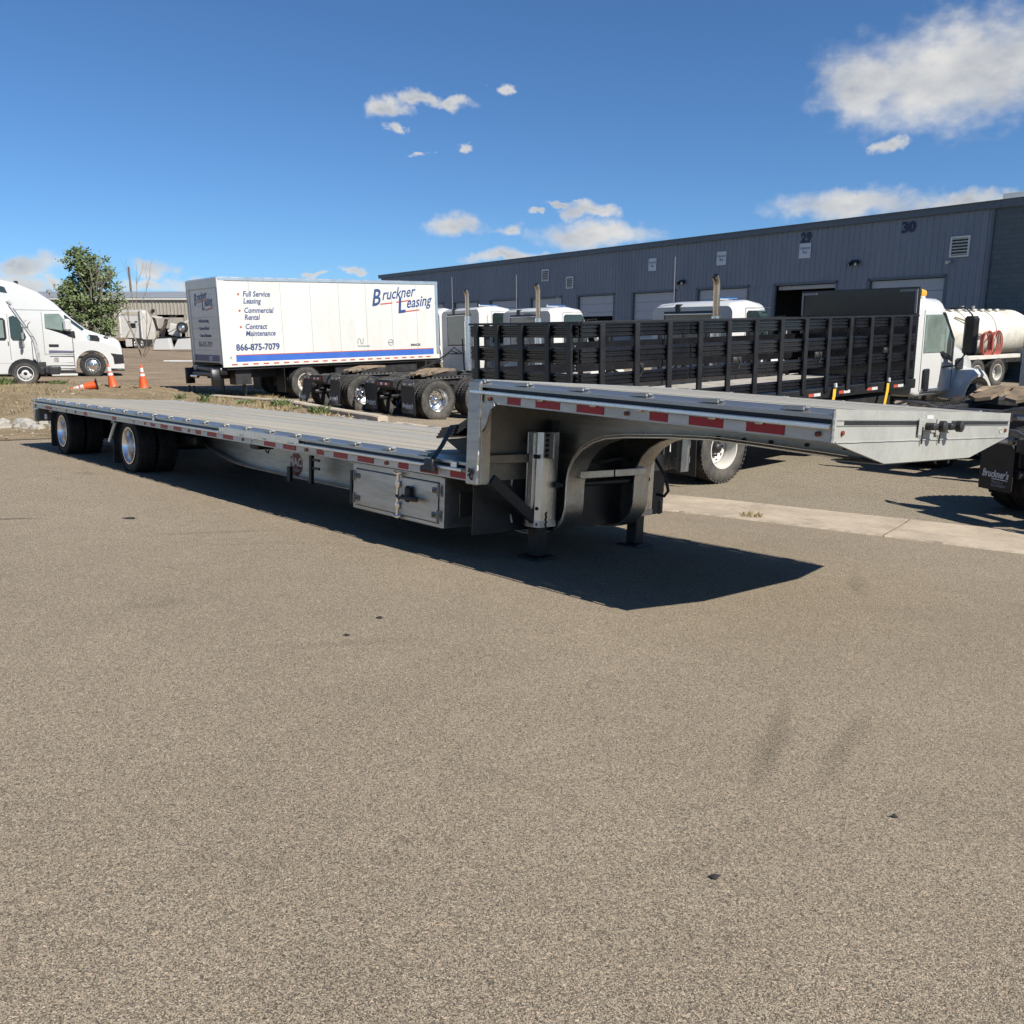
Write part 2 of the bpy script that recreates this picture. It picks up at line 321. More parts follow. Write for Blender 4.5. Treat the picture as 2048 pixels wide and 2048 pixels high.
# asphalt with exposed aggregate
def asphalt(name, tint=(1, 1, 1), stains=1.):
    m = bpy.data.materials.new(name); m.use_nodes = True; t = m.node_tree; t.nodes.clear(); k = NT(t)
    bs = k.n('ShaderNodeBsdfPrincipled', ins={'Roughness': .9, 'Specular IOR Level': .25}); out = k.n('ShaderNodeOutputMaterial'); t.links.new(bs.outputs[0], out.inputs[0])
    co = k.n('ShaderNodeTexCoord').outputs['Object']
    wob = k.v('ADD', co, k.v('MULTIPLY', k.noise(co, 90, 2).outputs['Color'], (.008, .008, .008)))
    v1 = k.n('ShaderNodeTexVoronoi', ins={'Scale': 290., 'Randomness': 1.}); t.links.new(wob, v1.inputs['Vector'])
    v2 = k.n('ShaderNodeTexVoronoi', ins={'Scale': 170., 'Randomness': 1.}); t.links.new(wob, v2.inputs['Vector'])
    c1 = k.n('ShaderNodeSeparateColor', ins={0: v1.outputs['Color']})
    c2 = k.n('ShaderNodeSeparateColor', ins={0: v2.outputs['Color']})
    base = k.ramp(c1.outputs[0], [(0., (.085, .075, .06)), (.16, (.18, .155, .118)), (.42, (.285, .245, .18)), (.72, (.345, .30, .225)), (.94, (.43, .385, .305)), (1., (.52, .48, .40))])
    big = k.ramp(c2.outputs[0], [(0., (.12, .105, .09)), (.35, (.28, .235, .18)), (.8, (.41, .345, .265)), (1., (.54, .43, .32))])
    base = k.mix(k.ramp(c2.outputs[1], [(.66, 0), (.72, .85)]), base, big)
    gap = k.ramp(v1.outputs['Distance'], [(.40, 1), (.72, .34)])
    base = k.mix(1., base, gap, 'MULTIPLY')
    nl = k.noise(co, .32, 5, .62); nm = k.noise(co, 2.1, 5, .65); nf = k.noise(co, 330, 2)
    tone = k.m('ADD', .70, k.m('ADD', k.m('MULTIPLY', nl.outputs['Fac'], .42), k.m('MULTIPLY', nm.outputs['Fac'], .26)))
    tone = k.m('MULTIPLY', tone, k.m('ADD', .78, k.m('MULTIPLY', nf.outputs['Fac'], .44)))
    ng = k.noise(co, 75, 3, .7); tone = k.m('MULTIPLY', tone, k.ramp(ng.outputs['Fac'], [(.32, .84), (.5, 1.0), (.68, 1.14)]))
    st = k.noise(co, .75, 4, .6); stm = k.m('SUBTRACT', 1.0, k.m('MULTIPLY', k.ramp(st.outputs['Fac'], [(.63, 0), (.78, 1)]), .34 * stains))
    tone = k.m('MULTIPLY', tone, stm)
    wv = k.v('ADD', co, k.v('MULTIPLY', k.v('SUBTRACT', k.noise(co, 3.5, 5, .65).outputs['Color'], (.5, .5, .5)), (.13, .13, 0)))
    for (sx_, sy_, ang, rx_, ry_, amt) in SMUDGE_SHADOW:
        ca, sa = math.cos(ang), math.sin(ang); d_ = k.v('SUBTRACT', wv, (sx_, sy_, 0)); u_ = k.v('DOT_PRODUCT', d_, (ca / rx_, sa / rx_, 0)); v_ = k.v('DOT_PRODUCT', d_, (-sa / ry_, ca / ry_, 0))
        l_ = k.m('ADD', k.m('MULTIPLY', u_, u_), k.m('MULTIPLY', v_, v_)); tone = k.m('MULTIPLY', tone, k.m('SUBTRACT', 1., k.m('MULTIPLY', k.ramp(l_, [(0., 1), (1., 0)]), amt)))
    sy = k.n('ShaderNodeSeparateXYZ', ins={0: co})
    # fine cracks
    vc = k.n('ShaderNodeTexVoronoi', feature='DISTANCE_TO_EDGE', ins={'Scale': .23}); t.links.new(k.v('ADD', co, k.v('MULTIPLY', k.noise(co, 1.3, 5).outputs['Color'], (1.2, 1.2, 0))), vc.inputs['Vector'])
    crack = k.ramp(vc.outputs['Distance'], [(0., .9), (.003, 1.)])
    col = k.mix(1., base, tint, 'MULTIPLY')
    sc = k.n('ShaderNodeVectorMath', operation='SCALE', ins={0: col}); t.links.new(k.m('MULTIPLY', tone, crack), sc.inputs['Scale'])
    t.links.new(sc.outputs[0], bs.inputs['Base Color'])
    b = k.n('ShaderNodeBump', ins={'Strength': .75, 'Distance': .004}); t.links.new(k.m('MULTIPLY', v1.outputs['Distance'], -1.), b.inputs['Height']); t.links.new(b.outputs[0], bs.inputs['Normal'])
    return m
ASPH = asphalt('aggregate_asphalt', (1.07, 1.005, .94))
ASPB = asphalt('back_lot_asphalt', (1.02, .99, .94), 1.2)
def dirtmat(name, cols, scale):
    m = bpy.data.materials.new(name); m.use_nodes = True; t = m.node_tree; t.nodes.clear(); k = NT(t)
    bs = k.n('ShaderNodeBsdfPrincipled', ins={'Roughness': .95, 'Specular IOR Level': .1}); out = k.n('ShaderNodeOutputMaterial'); t.links.new(bs.outputs[0], out.inputs[0])
    co = k.n('ShaderNodeTexCoord').outputs['Object']
    n1 = k.noise(co, scale, 6, .7); n2 = k.noise(co, scale * 14, 4, .7); n3 = k.noise(k.v('MULTIPLY', co, (.25, 1.6, 1)), scale * 1.2, 4, .6)
    f = k.m('ADD', k.m('MULTIPLY', n1.outputs['Fac'], .4), k.m('ADD', k.m('MULTIPLY', n2.outputs['Fac'], .35), k.m('MULTIPLY', n3.outputs['Fac'], .25)))
    t.links.new(k.ramp(f, [(.33, cols[0]), (.48, cols[1]), (.66, cols[2])]), bs.inputs['Base Color'])
    b = k.n('ShaderNodeBump', ins={'Strength': 1., 'Distance': .05}); t.links.new(n2.outputs['Fac'], b.inputs['Height']); t.links.new(b.outputs[0], bs.inputs['Normal'])
    return m
DIRT = dirtmat('dirt_yard', ((.095, .07, .048), (.21, .16, .112), (.30, .235, .17)), .5)
BANK = dirtmat('bank_soil', ((.10, .076, .046), (.225, .172, .105), (.34, .27, .175)), 1.4)
DRYG = mat('dry_grass', (.27, .205, .10), .9, 0, .3, 9)
GRNW = mat('weed_green', (.10, .135, .042), .7, 0, .3, 9)

def steps(a, b, s0, grow):
    out = [a]; s = s0
    while out[-1] < b: out.append(min(b, out[-1] + s)); s *= grow
    return out
xs = sorted(set([-v for v in steps(0, 420, .7, 1.045)] + steps(0, 420, .7, 1.045)))
ys = sorted(set([-v for v in steps(0, 60, .8, 1.2)] + steps(0, 420, .6, 1.03)))
sheet('ground', xs, ys, lambda u, v: (u, v), ASPH)
# far lot between gutter and building
GD = np.array((.823, -.568)); GN = np.array((.568, .823)); G0 = np.array((1.78, 10.16))     # gutter direction, across, a point on its near edge
def gut(s, w): return G0 + GD * s + GN * w
sheet('back_lot', np.linspace(0, 1, 60), np.linspace(0, 1, 60), lambda u, v: (G0 + GD * (-6.0 + 60 * u) + GN * (1.3 + 46 * v ** 1.3)), ASPB, .012)
# concrete gutter: a shallow dished strip cast in lengths
for i, (s0, s1) in enumerate(((-5.2, -1.25), (-1.25, 2.55), (2.55, 6.35), (6.35, 10.2))):
    b = MB(); nu = 48; prof = [(-.05, -.03), (0, .013), (.25, .014), (.72, .012), (1.2, .014), (1.45, .020), (1.47, -.05)]
    vs = []
    for k in range(nu + 1):
        s = s0 + .008 + (s1 - s0 - .016) * k / nu
        for w, h in prof: q = gut(s, w + (rng.normal(0, .008) if w < .01 or w > 1.4 else 0)); vs.append((q[0], q[1], gzf(*q) + h + .004))
    n = len(prof)
    b.add(vs, [(k * n + j, k * n + j + 1, (k + 1) * n + j + 1, (k + 1) * n + j) for k in range(nu) for j in range(n - 1)], False)
    if i == 0: GUT = b.build('gutter', CONC); struct(GUT)
    else: b.build('gutter_slab', CONC, GUT)
sheet('concrete_apron', np.linspace(0, 1, 14), np.linspace(0, 1, 14), quadmap((-3.6, 15.0), (-.2, 13.6), (.9, 18.2), (-2.6, 19.6)), CONC, .016)
# dirt yard and bank
sheet('dirt_yard', np.linspace(0, 1, 60), np.linspace(0, 1, 60) ** 1.4, quadmap((-70, 29.5), (-8.4, 29.5), (4, 130), (-150, 130)), DIRT, .02)
BQ = [((-45, 15.2), (-9.75, 16.4), (-13.9, 29.6), (-45, 30.2)), ((-9.75, 16.4), (-3.2, 18.9), (-8.6, 29.5), (-13.9, 29.6))]
for i, q in enumerate(BQ):
    us = np.linspace(0, 1, 70); f = quadmap(*q); P = np.array([[f(u, v) for u in us] for v in us]); Z = gz(P[..., 0], P[..., 1])
    nz = np.sin(P[..., 0] * 3.1 + 2 * np.sin(P[..., 1] * 1.7)) * np.sin(P[..., 1] * 2.7 + P[..., 0]) * .035 + rng.normal(0, .012, Z.shape)
    edge = np.clip(np.minimum(np.minimum(us[None, :] * 8 + (1 if i else 0), (1 - us[None, :]) * 8 + (0 if i else 1)), us[:, None] * 8), 0, 1)
    vv = np.dstack([P, Z + .02 + (nz + .05) * edge]).reshape(-1, 3); n = 70
    o = MB().add(vv.tolist(), [(j * n + a, j * n + a + 1, (j + 1) * n + a + 1, (j + 1) * n + a) for j in range(n - 1) for a in range(n - 1)], True).build('dirt_bank', BANK); struct(o)
# curb with a rounded end, and the concrete strip along the upper yard
def curbrun(name, pts, w, h, m):
    pts = [np.array(p, float) for p in pts]; b = MB(); rings = []
    for i, p in enumerate(pts):
        d = pts[min(i + 1, len(pts) - 1)] - pts[max(i - 1, 0)]; d /= np.linalg.norm(d); n = np.array((-d[1], d[0])); z = gzf(*p)
        prof = [(-w / 2, -.1), (-w / 2, h * .8), (-w / 2 + .03, h), (w / 2 - .03, h), (w / 2, h * .8), (w / 2, -.1)]
        rings.append([(*(p + n * a), z + c) for a, c in prof])
    b.loft(rings, False); return b.build(name, m)
cpts = [(-9.2, 26.4), (-7.6, 24.9), (-5.97, 23.0), (-4.9, 21.7), (-3.9, 20.4), (-3.1, 19.5), (-2.9, 19.25)]
cu = curbrun('curb', cpts, .26, .15, CURBM); struct(cu)
cu2 = curbrun('concrete_strip', [(-26, 23.6), (-20, 26.4), (-16.5, 28.1), (-13.6, 29.4), (-12.4, 29.6)], .5, .07, CURBM); struct(cu2)

# vegetation on the bank
def tuft(n, h, spread, wid, m, name, at, lean=.5):
    b = MB()
    for i in range(n):
        a = rng.uniform(0, 2 * PI); r = spread * math.sqrt(rng.uniform()); x, y = at[0] + r * math.cos(a), at[1] + r * math.sin(a); z = at[2]
        hh = h * rng.uniform(.5, 1.1); a2 = rng.uniform(0, 2 * PI); lx, ly = lean * hh * math.cos(a2), lean * hh * math.sin(a2); wx, wy = wid * math.sin(a2 + 1), wid * math.cos(a2 + 1)
        b.add([(x - wx, y - wy, z - .02), (x + wx, y + wy, z - .02), (x + lx * .4 + wx * .8, y + ly * .4 + wy * .8, z + hh * .6), (x + lx * .4 - wx * .8, y + ly * .4 - wy * .8, z + hh * .6), (x + lx, y + ly, z + hh)], [(0, 1, 2, 3), (3, 2, 4)])
    return b.build(name, m)
dg = MB()
for i in range(9000):
    u, v = rng.uniform(), rng.uniform(.1, 1); f = quadmap(*BQ[0 if rng.uniform() < .72 else 1]); q = f(.6 + .4 * u if rng.uniform() < .8 else u, v)
    if q[0] < -20: continue
    if math.sin(q[0] * 1.3 + 1) * math.sin(q[1] * 1.1) < -.25: continue
    z = gzf(*q) + .03; h = rng.uniform(.04, .17); a = rng.uniform(0, 2 * PI); lx, ly = .7 * h * math.cos(a), .7 * h * math.sin(a); w = .016
    dg.add([(q[0] - w, q[1], z), (q[0] + w, q[1], z), (q[0] + lx, q[1] + ly, z + h)], [(0, 1, 2)])
tag(dg.build('dry_grass', DRYG), 'sparse dry yellow grass over the dirt bank behind the trailer', 'grass', kind='stuff')
st = MB(); oct_ = [(1, 0, 0), (-1, 0, 0), (0, 1, 0), (0, -1, 0), (0, 0, 1), (0, 0, -1)]; of_ = [(0, 2, 4), (2, 1, 4), (1, 3, 4), (3, 0, 4), (2, 0, 5), (1, 2, 5), (3, 1, 5), (0, 3, 5)]
for i in range(2600):
    q = quadmap(*BQ[0 if rng.uniform() < .5 else 1])(1 - rng.uniform() ** 1.6 * .7 if i % 2 else rng.uniform(), rng.uniform())
    if q[0] < -19: continue
    r = abs(rng.normal(0, .022)) + .008; z = gzf(*q) + .05; a = rng.uniform(0, 6.3); ca, sa = math.cos(a), math.sin(a); k1, k2 = rng.uniform(.7, 1.4), rng.uniform(.5, .9)
    st.add([(q[0] + r * (x * k1 * ca - y * sa), q[1] + r * (x * k1 * sa + y * ca), z + r * k2 * w) for x, y, w in oct_], of_)
tag(st.build('bank_gravel', mat('bank_gravel', (.30, .26, .21), .9, 0, .3, 12, .5, 60)), 'loose gravel and small stones scattered over the dirt bank', 'gravel', kind='stuff')
for i, (x, y, h, lab) in enumerate(((-16.6, 28.2, .55, 'tall green weed clump at the far left edge of the bank'), (-15.0, 28.6, .34, 'small green weed below the parked step van'),
        (-5.9, 22.0, .36, 'green weed clump growing by the curb under the box truck wheels'), (-6.9, 22.4, .24, 'low green weed left of the one by the curb'), (-4.6, 20.35, .36, 'green weed sprouting in front of the leftmost mud flaps'),
        (-8.45, 23.6, .42, 'thin weed stem standing in the box truck shadow'), (-9.2, 23.9, .40, 'dark weed at the left end of the box truck shadow'), (-5.3, 21.2, .16, 'tiny green weed between two larger weeds on the gravel mound'))):
    o = tuft(150 if i not in (5, 6) else 40, h * .62, .24 if i < 5 else .13, .018, GRNW, 'weed_clump', (x, y, gzf(x, y) + .03), .8); tag(o, lab, 'weed', 'weeds on the bank')
o = tuft(60, .07, .13, .006, DRYG, 'grass_tuft', (2.78, 9.72, gzf(2.78, 9.72) + .02), .9); tag(o, 'small yellow grass tuft growing in the gutter joint', 'grass tuft')
ROCK = mat('white_rubble', (.30, .28, .245), .9, 0, .15, 5, .8, 40, .3, (.35, .3, .24))
def rock(r, sq, seed):
    q = np.random.default_rng(seed); bm = bmesh.new(); bmesh.ops.create_icosphere(bm, subdivisions=2, radius=r)
    for v in bm.verts: v.co *= 1 + q.normal(0, .15); v.co.z *= sq
    me = bpy.data.meshes.new('rock'); bm.to_mesh(me); bm.free(); me.materials.append(ROCK); return me
rk = [rock(1, s, i) for i, s in enumerate((.7, .85, .55, .75))]
rl = ['large', 'flat', 'small', 'medium']
RL = [(-10.9, 18.2, .26), (-10.5, 18.5, .22), (-10.15, 18.3, .16), (-11.4, 18.35, .2), (-10.75, 18.75, .2), (-10.3, 18.9, .14), (-11.7, 18.7, .24), (-9.95, 18.55, .12), (-11.2, 18.9, .15), (-10.05, 18.9, .18), (-12.1, 18.3, .2), (-11.05, 17.85, .12)]
for i, (x, y, r) in enumerate(RL):
    o = put('rubble_rock', rk[i % 4], None, (x, y, gzf(x, y) + .05), (rng.normal(0, .2), rng.normal(0, .2), rng.uniform(0, 6))); o.scale = (r, r, r)
    k = sorted(range(len(RL)), key=lambda j: RL[j][0] / RL[j][1]).index(i)
    tag(o, ('leftmost', 'second', 'third', 'fourth', 'fifth', 'sixth', 'seventh', 'eighth', 'ninth', 'tenth', 'eleventh', 'rightmost')[k] + (' grey' if k in (0, 11) else ' from the left, grey') + ' concrete rubble chunk at the bank foot beyond the rear wheels', 'rubble', 'rubble rocks at the bank foot')
CHIP = mat('dark_chip', (.02, .018, .016), .9)
for i, (px, py, r, lab) in enumerate(((1430, 1757, .013, 'dark leaf flake lying alone on the open asphalt foreground'), (760, 1237, .018, 'dark chip on the asphalt in front of the toolbox'), (693, 1272, .013, 'smaller dark chip left of the one in front of the toolbox'), (1788, 1635, .009, 'dark flake on the asphalt toward the right edge'), (258, 1037, .05, 'dark scrap on the asphalt in front of the rear wheels'))):
    d = np.array([(px - 1024) / 1709.9, 1., -(py - 1024) / 1709.9]); c, s_ = math.cos(R(-10.8)), math.sin(R(-10.8)); d = np.array([d[0], d[1] * c - d[2] * s_, d[1] * s_ + d[2] * c])
    tt = 1.
    for _ in range(30): q = d * tt; tt *= (CAMZ - gzf(q[0], q[1])) / (-q[2]) if -q[2] > 1e-6 else 1
    q = d * tt; b = MB(); k = 9
    b.add([(r * math.cos(6.283 * a / k) * rng.uniform(.8, 1.6), r * math.sin(6.283 * a / k) * rng.uniform(.5, 1.), rng.uniform(0, .006)) for a in range(k)] + [(0, 0, .012)], [(a, (a + 1) % k, k) for a in range(k)])
    o = b.build('asphalt_chip', CHIP, None, (q[0], q[1], gzf(q[0], q[1]) + .003)); tag(o, lab, 'debris', 'small scraps on the asphalt')
# ================================================================== wheels (shared meshes)
def tyre_mesh(name, Rt, Rr, w, m, lugs=0):
    h = w / 2; sh = Rt - .02
    prof = [(Rr, -h * .72), (Rr + .02, -h * .86), ((Rr + Rt) / 2, -h), (sh - .02, -h * .93), (sh, -h * .84)]
    k = 5
    for i in range(k):
        a = -h * .80 + 1.6 * h * i / k; b = -h * .80 + 1.6 * h * (i + 1) / k; gp = .012
        prof += [(Rt, a + gp * .4), (Rt, b - gp * .6)]
        if i < k - 1: prof += [(Rt - .014, b - gp * .5), (Rt - .014, b + gp * .3)]
    prof += [(sh, h * .84), (sh - .02, h * .93), ((Rr + Rt) / 2, h), (Rr + .02, h * .86), (Rr, h * .72)]
    b = MB().lathe(prof, n=44)
    for i in range(lugs):           # shoulder tread blocks
        t = 2 * PI * i / lugs
        for s in (-1, 1):
            c = Vector((math.cos(t) * (Rt - .004), s * h * .74, math.sin(t) * (Rt - .004)))
            b.obx(c, (.020, h * .42, 2 * PI * Rt / lugs * .62), (0, -t, 0))
    return b.mesh(name, m)
def rim_mesh(name, Rr, depth, face, m):
    """face>0: disc stands out (steer wheel); face<0: dished (dual or wide wheel)"""
    h = depth / 2
    prof = [(Rr, -h), (Rr - .012, -h * .92), (Rr - .03, -h * .5), (Rr - .035, face * h - .04), (Rr - .06, face * h), (Rr * .62, face * h + .02 * (1 if face > 0 else -1)), (Rr * .40, face * h + .05 * (1 if face > 0 else -1)), (.001, face * h + .05 * (1 if face > 0 else -1))]
    prof2 = [(Rr + .004, h), (Rr + .012, h + .012), (Rr - .008, h + .012), (Rr - .022, h * .8), (Rr - .034, h * .3), (Rr - .036, face * h + .001)]
    return MB().lathe(prof, n=40).lathe(prof2, n=40).mesh(name, m)
def holes_mesh(name, Rr, y, n, rr):
    b = MB()
    for i in range(n): t = 2 * PI * i / n; b.cyl((math.cos(t) * Rr * .74, y, math.sin(t) * Rr * .74), (math.cos(t) * Rr * .74, y + .006, math.sin(t) * Rr * .74), rr, n=12)
    return b.mesh(name, BLK)
def hub_mesh(name, y, r, ln, n, m):
    b = MB().lathe([(r, y), (r, y + ln * .6), (r * .8, y + ln * .85), (r * .55, y + ln), (.001, y + ln)], n=20)
    for i in range(n): t = 2 * PI * i / n; b.cyl((math.cos(t) * r * 1.5, y - .005, math.sin(t) * r * 1.5), (math.cos(t) * r * 1.5, y + .035, math.sin(t) * r * 1.5), .016, n=6)
    return b.mesh(name, m)
TY = tyre_mesh('tyre', .515, .295, .275, RUB, 46); TYG = tyre_mesh('tyre', .515, .295, .275, RUBG, 46); TYL = tyre_mesh('tyre', .378, .245, .25, RUB, 40); TYV = tyre_mesh('tyre', .41, .255, .22, RUBG, 40)
RMD = rim_mesh('rim', .295, .22, -.55, POL); RMW = rim_mesh('rim', .295, .22, -.55, WHTD); RMS = rim_mesh('rim', .295, .22, .75, POL); RML = rim_mesh('rim', .245, .22, -.6, POL); RMV = rim_mesh('rim', .255, .18, .7, WHT)
HLD = holes_mesh('hand_hole', .295, -.075, 10, .03); HLS = holes_mesh('hand_hole', .295, .083, 10, .028); HLV = holes_mesh('hand_hole', .255, .064, 10, .024)
HBD = hub_mesh('hub', -.08, .085, .12, 10, CHR); HBR = hub_mesh('hub', -.08, .085, .12, 10, RUST); HBB = hub_mesh('hub', -.08, .085, .12, 10, FRM); HBS = hub_mesh('hub', .09, .08, .07, 10, CHR); HBV = hub_mesh('hub', .07, .07, .06, 8, BLK)
def wheel(parent, x, y, z, side, kind='dual', loc=(0, 0, 0), tyre=None, rim=None, hub=None):
    """side -1: outer face towards -Y (right side of the vehicle)"""
    T_, Rm, Hl, Hb, off = {'dual': (TY, RMD, HLD, HBD, .345), 'steer': (TY, RMS, HLS, HBS, 0), 'low': (TYL, RML, None, HBD, .29), 'van': (TYV, RMV, HLV, HBV, 0)}[kind]
    T_ = tyre or T_; Rm = rim or Rm; Hb = hub or Hb
    rot = (0, 0, PI if side < 0 else 0)
    w = put('wheel', Hb, parent, (x + loc[0], y + loc[1], z + loc[2]), rot)
    put('tyre', T_, w); put('rim', Rm, w)
    if Hl: put('hand_holes', Hl, w)
    if off: put('tyre', T_, w, (0, -off, 0))
    return w

# ================================================================== drop-deck trailer
LU, DD, WT, LT, EE = 2.834, .594, 2.59, 14.77, .086
FO = Vector((1.62615, 4.31387, 1.2061)); FX = Vector((.6789, -.73423, .00232)); FY = Vector((.73312, .67769, -.05723)); FZ = FX.cross(FY).normalized(); FY = FZ.cross(FX)
BASE = Vector((-7.0, WT / 2, -1.42))
TR = thing('flatbed_trailer', 'long empty aluminium drop-deck trailer with red and white reflective tape in the foreground', 'trailer')
RM_ = Matrix((FX, FY, FZ)).transposed()
TR.matrix_world = Matrix.Translation(FO + RM_ @ BASE) @ RM_.to_4x4()
LOC = -BASE
def tp(b, name, m, parent=None): return b.build(name, m, parent or TR, LOC if parent is None else None)
def zu(x): return -EE * (1 + x / LU)
def both(prof): return prof, [(WT - y, z) for y, z in prof]
RAIL = [(.10, -.002), (.035, -.022), (.0, -.028), (.0, -.05), (.036, -.05), (.036, -.074), (.0, -.074), (.0, -.098), (.010, -.10), (.010, -.165), (.10, -.165)]
BAR = [(-.036, -.078), (-.032, -.074), (-.020, -.074), (-.017, -.078), (-.017, -.095), (-.020, -.099), (-.032, -.099), (-.036, -.095)]
for i, (pr, br) in enumerate(zip(both(RAIL), both(BAR))):
    o1 = tp(MB().extr(pr, -LU, 0, 0, -EE), 'side_rail', ALU); o2 = tp(MB().extr(pr, -LT, -DD, -LU - .002, -DD), 'side_rail', ALU)
    tp(MB().extr(br, -LU + .02, 0, -.01, -EE), 'rub_rail', ALUB)
    for a, c in ((-LT, -7.16), (-5.38, -LU - .05)): tp(MB().extr(br, a, -DD, c, -DD), 'rub_rail', ALUB)
    s = (lambda y: y) if i == 0 else (lambda y: WT - y)
    tp(MB().extr([(s(.028), -.0735), (s(.033), -.0735), (s(.033), -.0505), (s(.028), -.0505)], -LU + .02, 0, -.03, -EE), 'winch_track', BLK)
    for a, c in ((-LT + .05, -7.2), (-5.34, -LU - .09)): tp(MB().bx(a, c, s(.026), s(.033), -DD - .0735, -DD - .0505), 'winch_track', BLK)
    tp(MB().bx(-7.15, -5.39, s(-.008), s(-.001), -DD - .105, -DD - .026, .003), 'cover_plate', ALUB)
    if i == 0:
        for xx in (-7.12, -5.42, -9.1, -3.0): tp(MB().bx(xx - .035, xx + .035, -.016, -.0085, -DD - .10, -DD - .03, .004), 'joint_bracket', ALUB)
    # stake pockets: each a bright welded top on the rail plus the spacer that holds the rub rail off the side
    pk = MB().bx(-.065, .065, s(.028), s(.075), -.006, .004, .003).bx(-.06, .055, s(.016), s(.030), -.018, .001)
    pm = pk.mesh('stake_pocket', ALU); sm_ = MB().bx(-.05, .05, s(-.018), s(.012), -.093, -.080).mesh('rail_spacer', ALU)
    for x in (-2.763, -2.313, -1.79, -1.268, -.761, -.238): put('rail_spacer', sm_, put('stake_pocket', pm, TR, LOC + Vector((x, 0, zu(x)))))
    for k in range(22): put('rail_spacer', sm_, put('stake_pocket', pm, TR, LOC + Vector((-14.55 + k * .53, 0, -DD))))
# reflective tape
def tape(a, b, m, z, up=False):
    bb = MB()
    if up: bb.extr([(.006, -.155), (.0095, -.155), (.0095, -.105), (.006, -.105)], a, zu(a), b, zu(b))
    else: bb.bx(a, b, .006, .0095, -DD - .155, -DD - .105)
    tp(bb, 'reflective_tape', m)
UR = [(-2.444, -2.305), (-2.155, -1.921), (-1.771, -1.538), (-1.171, -1.033), (-.883, -.65), (-.503, -.274)]
LR = [(-14.025, -13.63), (-11.987, -11.843), (-10.696, -10.574), (-9.249, -9.094), (-8.91, -8.681), (-8.491, -8.245), (-7.833, -7.678), (-7.513, -7.259), (-7.091, -6.84), (-6.123, -5.877), (-5.717, -5.469), (-5.07, -4.932), (-4.765, -4.527), (-4.364, -4.121), (-3.751, -3.606), (-3.447, -3.212), (-3.061, -2.86)]
for a, b in UR: tape(a, b, REDT, 0, True)
for a, b in LR: tape(a, b, REDT, 0)
for a, b in ((-2.305, -2.155), (-1.921, -1.771), (-1.033, -.883), (-.65, -.503)): tape(a + .002, b - .002, WHTT, 0, True)
for a, b in ((-13.63, -13.4), (-14.3, -14.025), (-12.7, -11.987), (-11.3, -10.696), (-9.9, -9.249), (-9.094, -8.91), (-8.681, -8.491), (-8.245, -7.833), (-7.678, -7.513), (-7.259, -7.091), (-6.84, -6.4), (-5.877, -5.717), (-4.932, -4.765), (-4.527, -4.364), (-3.606, -3.447), (-3.212, -3.061)): tape(a + .002, b - .002, WHTT, 0)
for x in (-2.628, -1.349, -.083): tp(MB().cyl((x, .009, zu(x) - .13), (x, -.006, zu(x) - .13), .014, n=14).cyl((x, -.006, zu(x) - .13), (x, -.012, zu(x) - .13), .012, .006, n=14), 'marker_lamp', AMB)
for x in (-5.264, -3.922, -12.374, -9.439, -8.02, -6.598): tp(MB().cyl((x, .009, -DD - .13), (x, -.006, -DD - .13), .017, n=14), 'marker_lamp', AMB)
for x in (-14.69, -12.94, -9.93): tp(MB().bx(x - .07, x + .07, -.004, .0055, -DD - .16, -DD - .10, .002), 'reflector', WHT)
# tie-down clips under the rails
cl = MB().bx(-.022, .022, -.016, .006, -.007, .007, .003).mesh('tie_down_clip', ALU)
for x in (-2.1, -1.62, -1.25, -.72, -.42): put('tie_down_clip', cl, TR, LOC + Vector((x, -.002, zu(x) - .104)))
for x in (-13.3, -11.0, -9.1, -7.6, -6.35, -4.9, -4.45, -3.75, -3.3): put('tie_down_clip', cl, TR, LOC + Vector((x, -.002, -DD - .104)))
# deck planks, run lengthwise
nP = 13; y0, y1 = .103, WT - .103; pw = (y1 - y0) / nP
for k in range(nP):
    a = y0 + k * pw + .0015; b = y0 + (k + 1) * pw - .0015; h = rng.uniform(-.0015, .0015)
    q = [(a, -.035), (a, h)] + [(a + (b - a) * f, h - d) for f, d in ((.16, 0), (.17, .004), (.2, .004), (.21, 0), (.48, 0), (.49, .004), (.52, .004), (.53, 0), (.79, 0), (.8, .004), (.83, .004), (.84, 0))] + [(b, h), (b, -.035)]
    tp(MB().extr(q, -LU + .004, 0, -.012, -EE), 'deck_plank', DECK)
    tp(MB().extr(q, -LT + .02, -DD, -LU - .05, -DD), 'deck_plank', DECKW if k in (1, 3, 8) else DECK)
tp(MB().bx(-LT + .03, -LU - .06, .12, WT - .12, -DD - .045, -DD - .037), 'deck_light_block', ALUD)  # added sheet that stops light leaking through the plank gaps
tp(MB().extr([(.12, -.045), (WT - .12, -.045), (WT - .12, -.037), (.12, -.037)], -LU + .01, 0, -.02, -EE), 'deck_light_block', ALUD)  # same added light-blocking sheet below the upper deck
tp(MB().bx(-LU - .002, -LU + .004, .1, WT - .1, -.04, .004), 'deck_end_trim', ALUB)
# cross members under both decks
cm_ = MB()
for k in range(38): x = -LT + .2 + k * .31; cm_.bx(x - .03, x + .03, .1, WT - .1, -DD - .15, -DD - .04)
for k in range(9): x = -LU + .2 + k * .3; cm_.bx(x - .025, x + .025, .1, WT - .1, zu(x) - .14, zu(x) - .04)
tp(cm_, 'cross_members', ALUD)
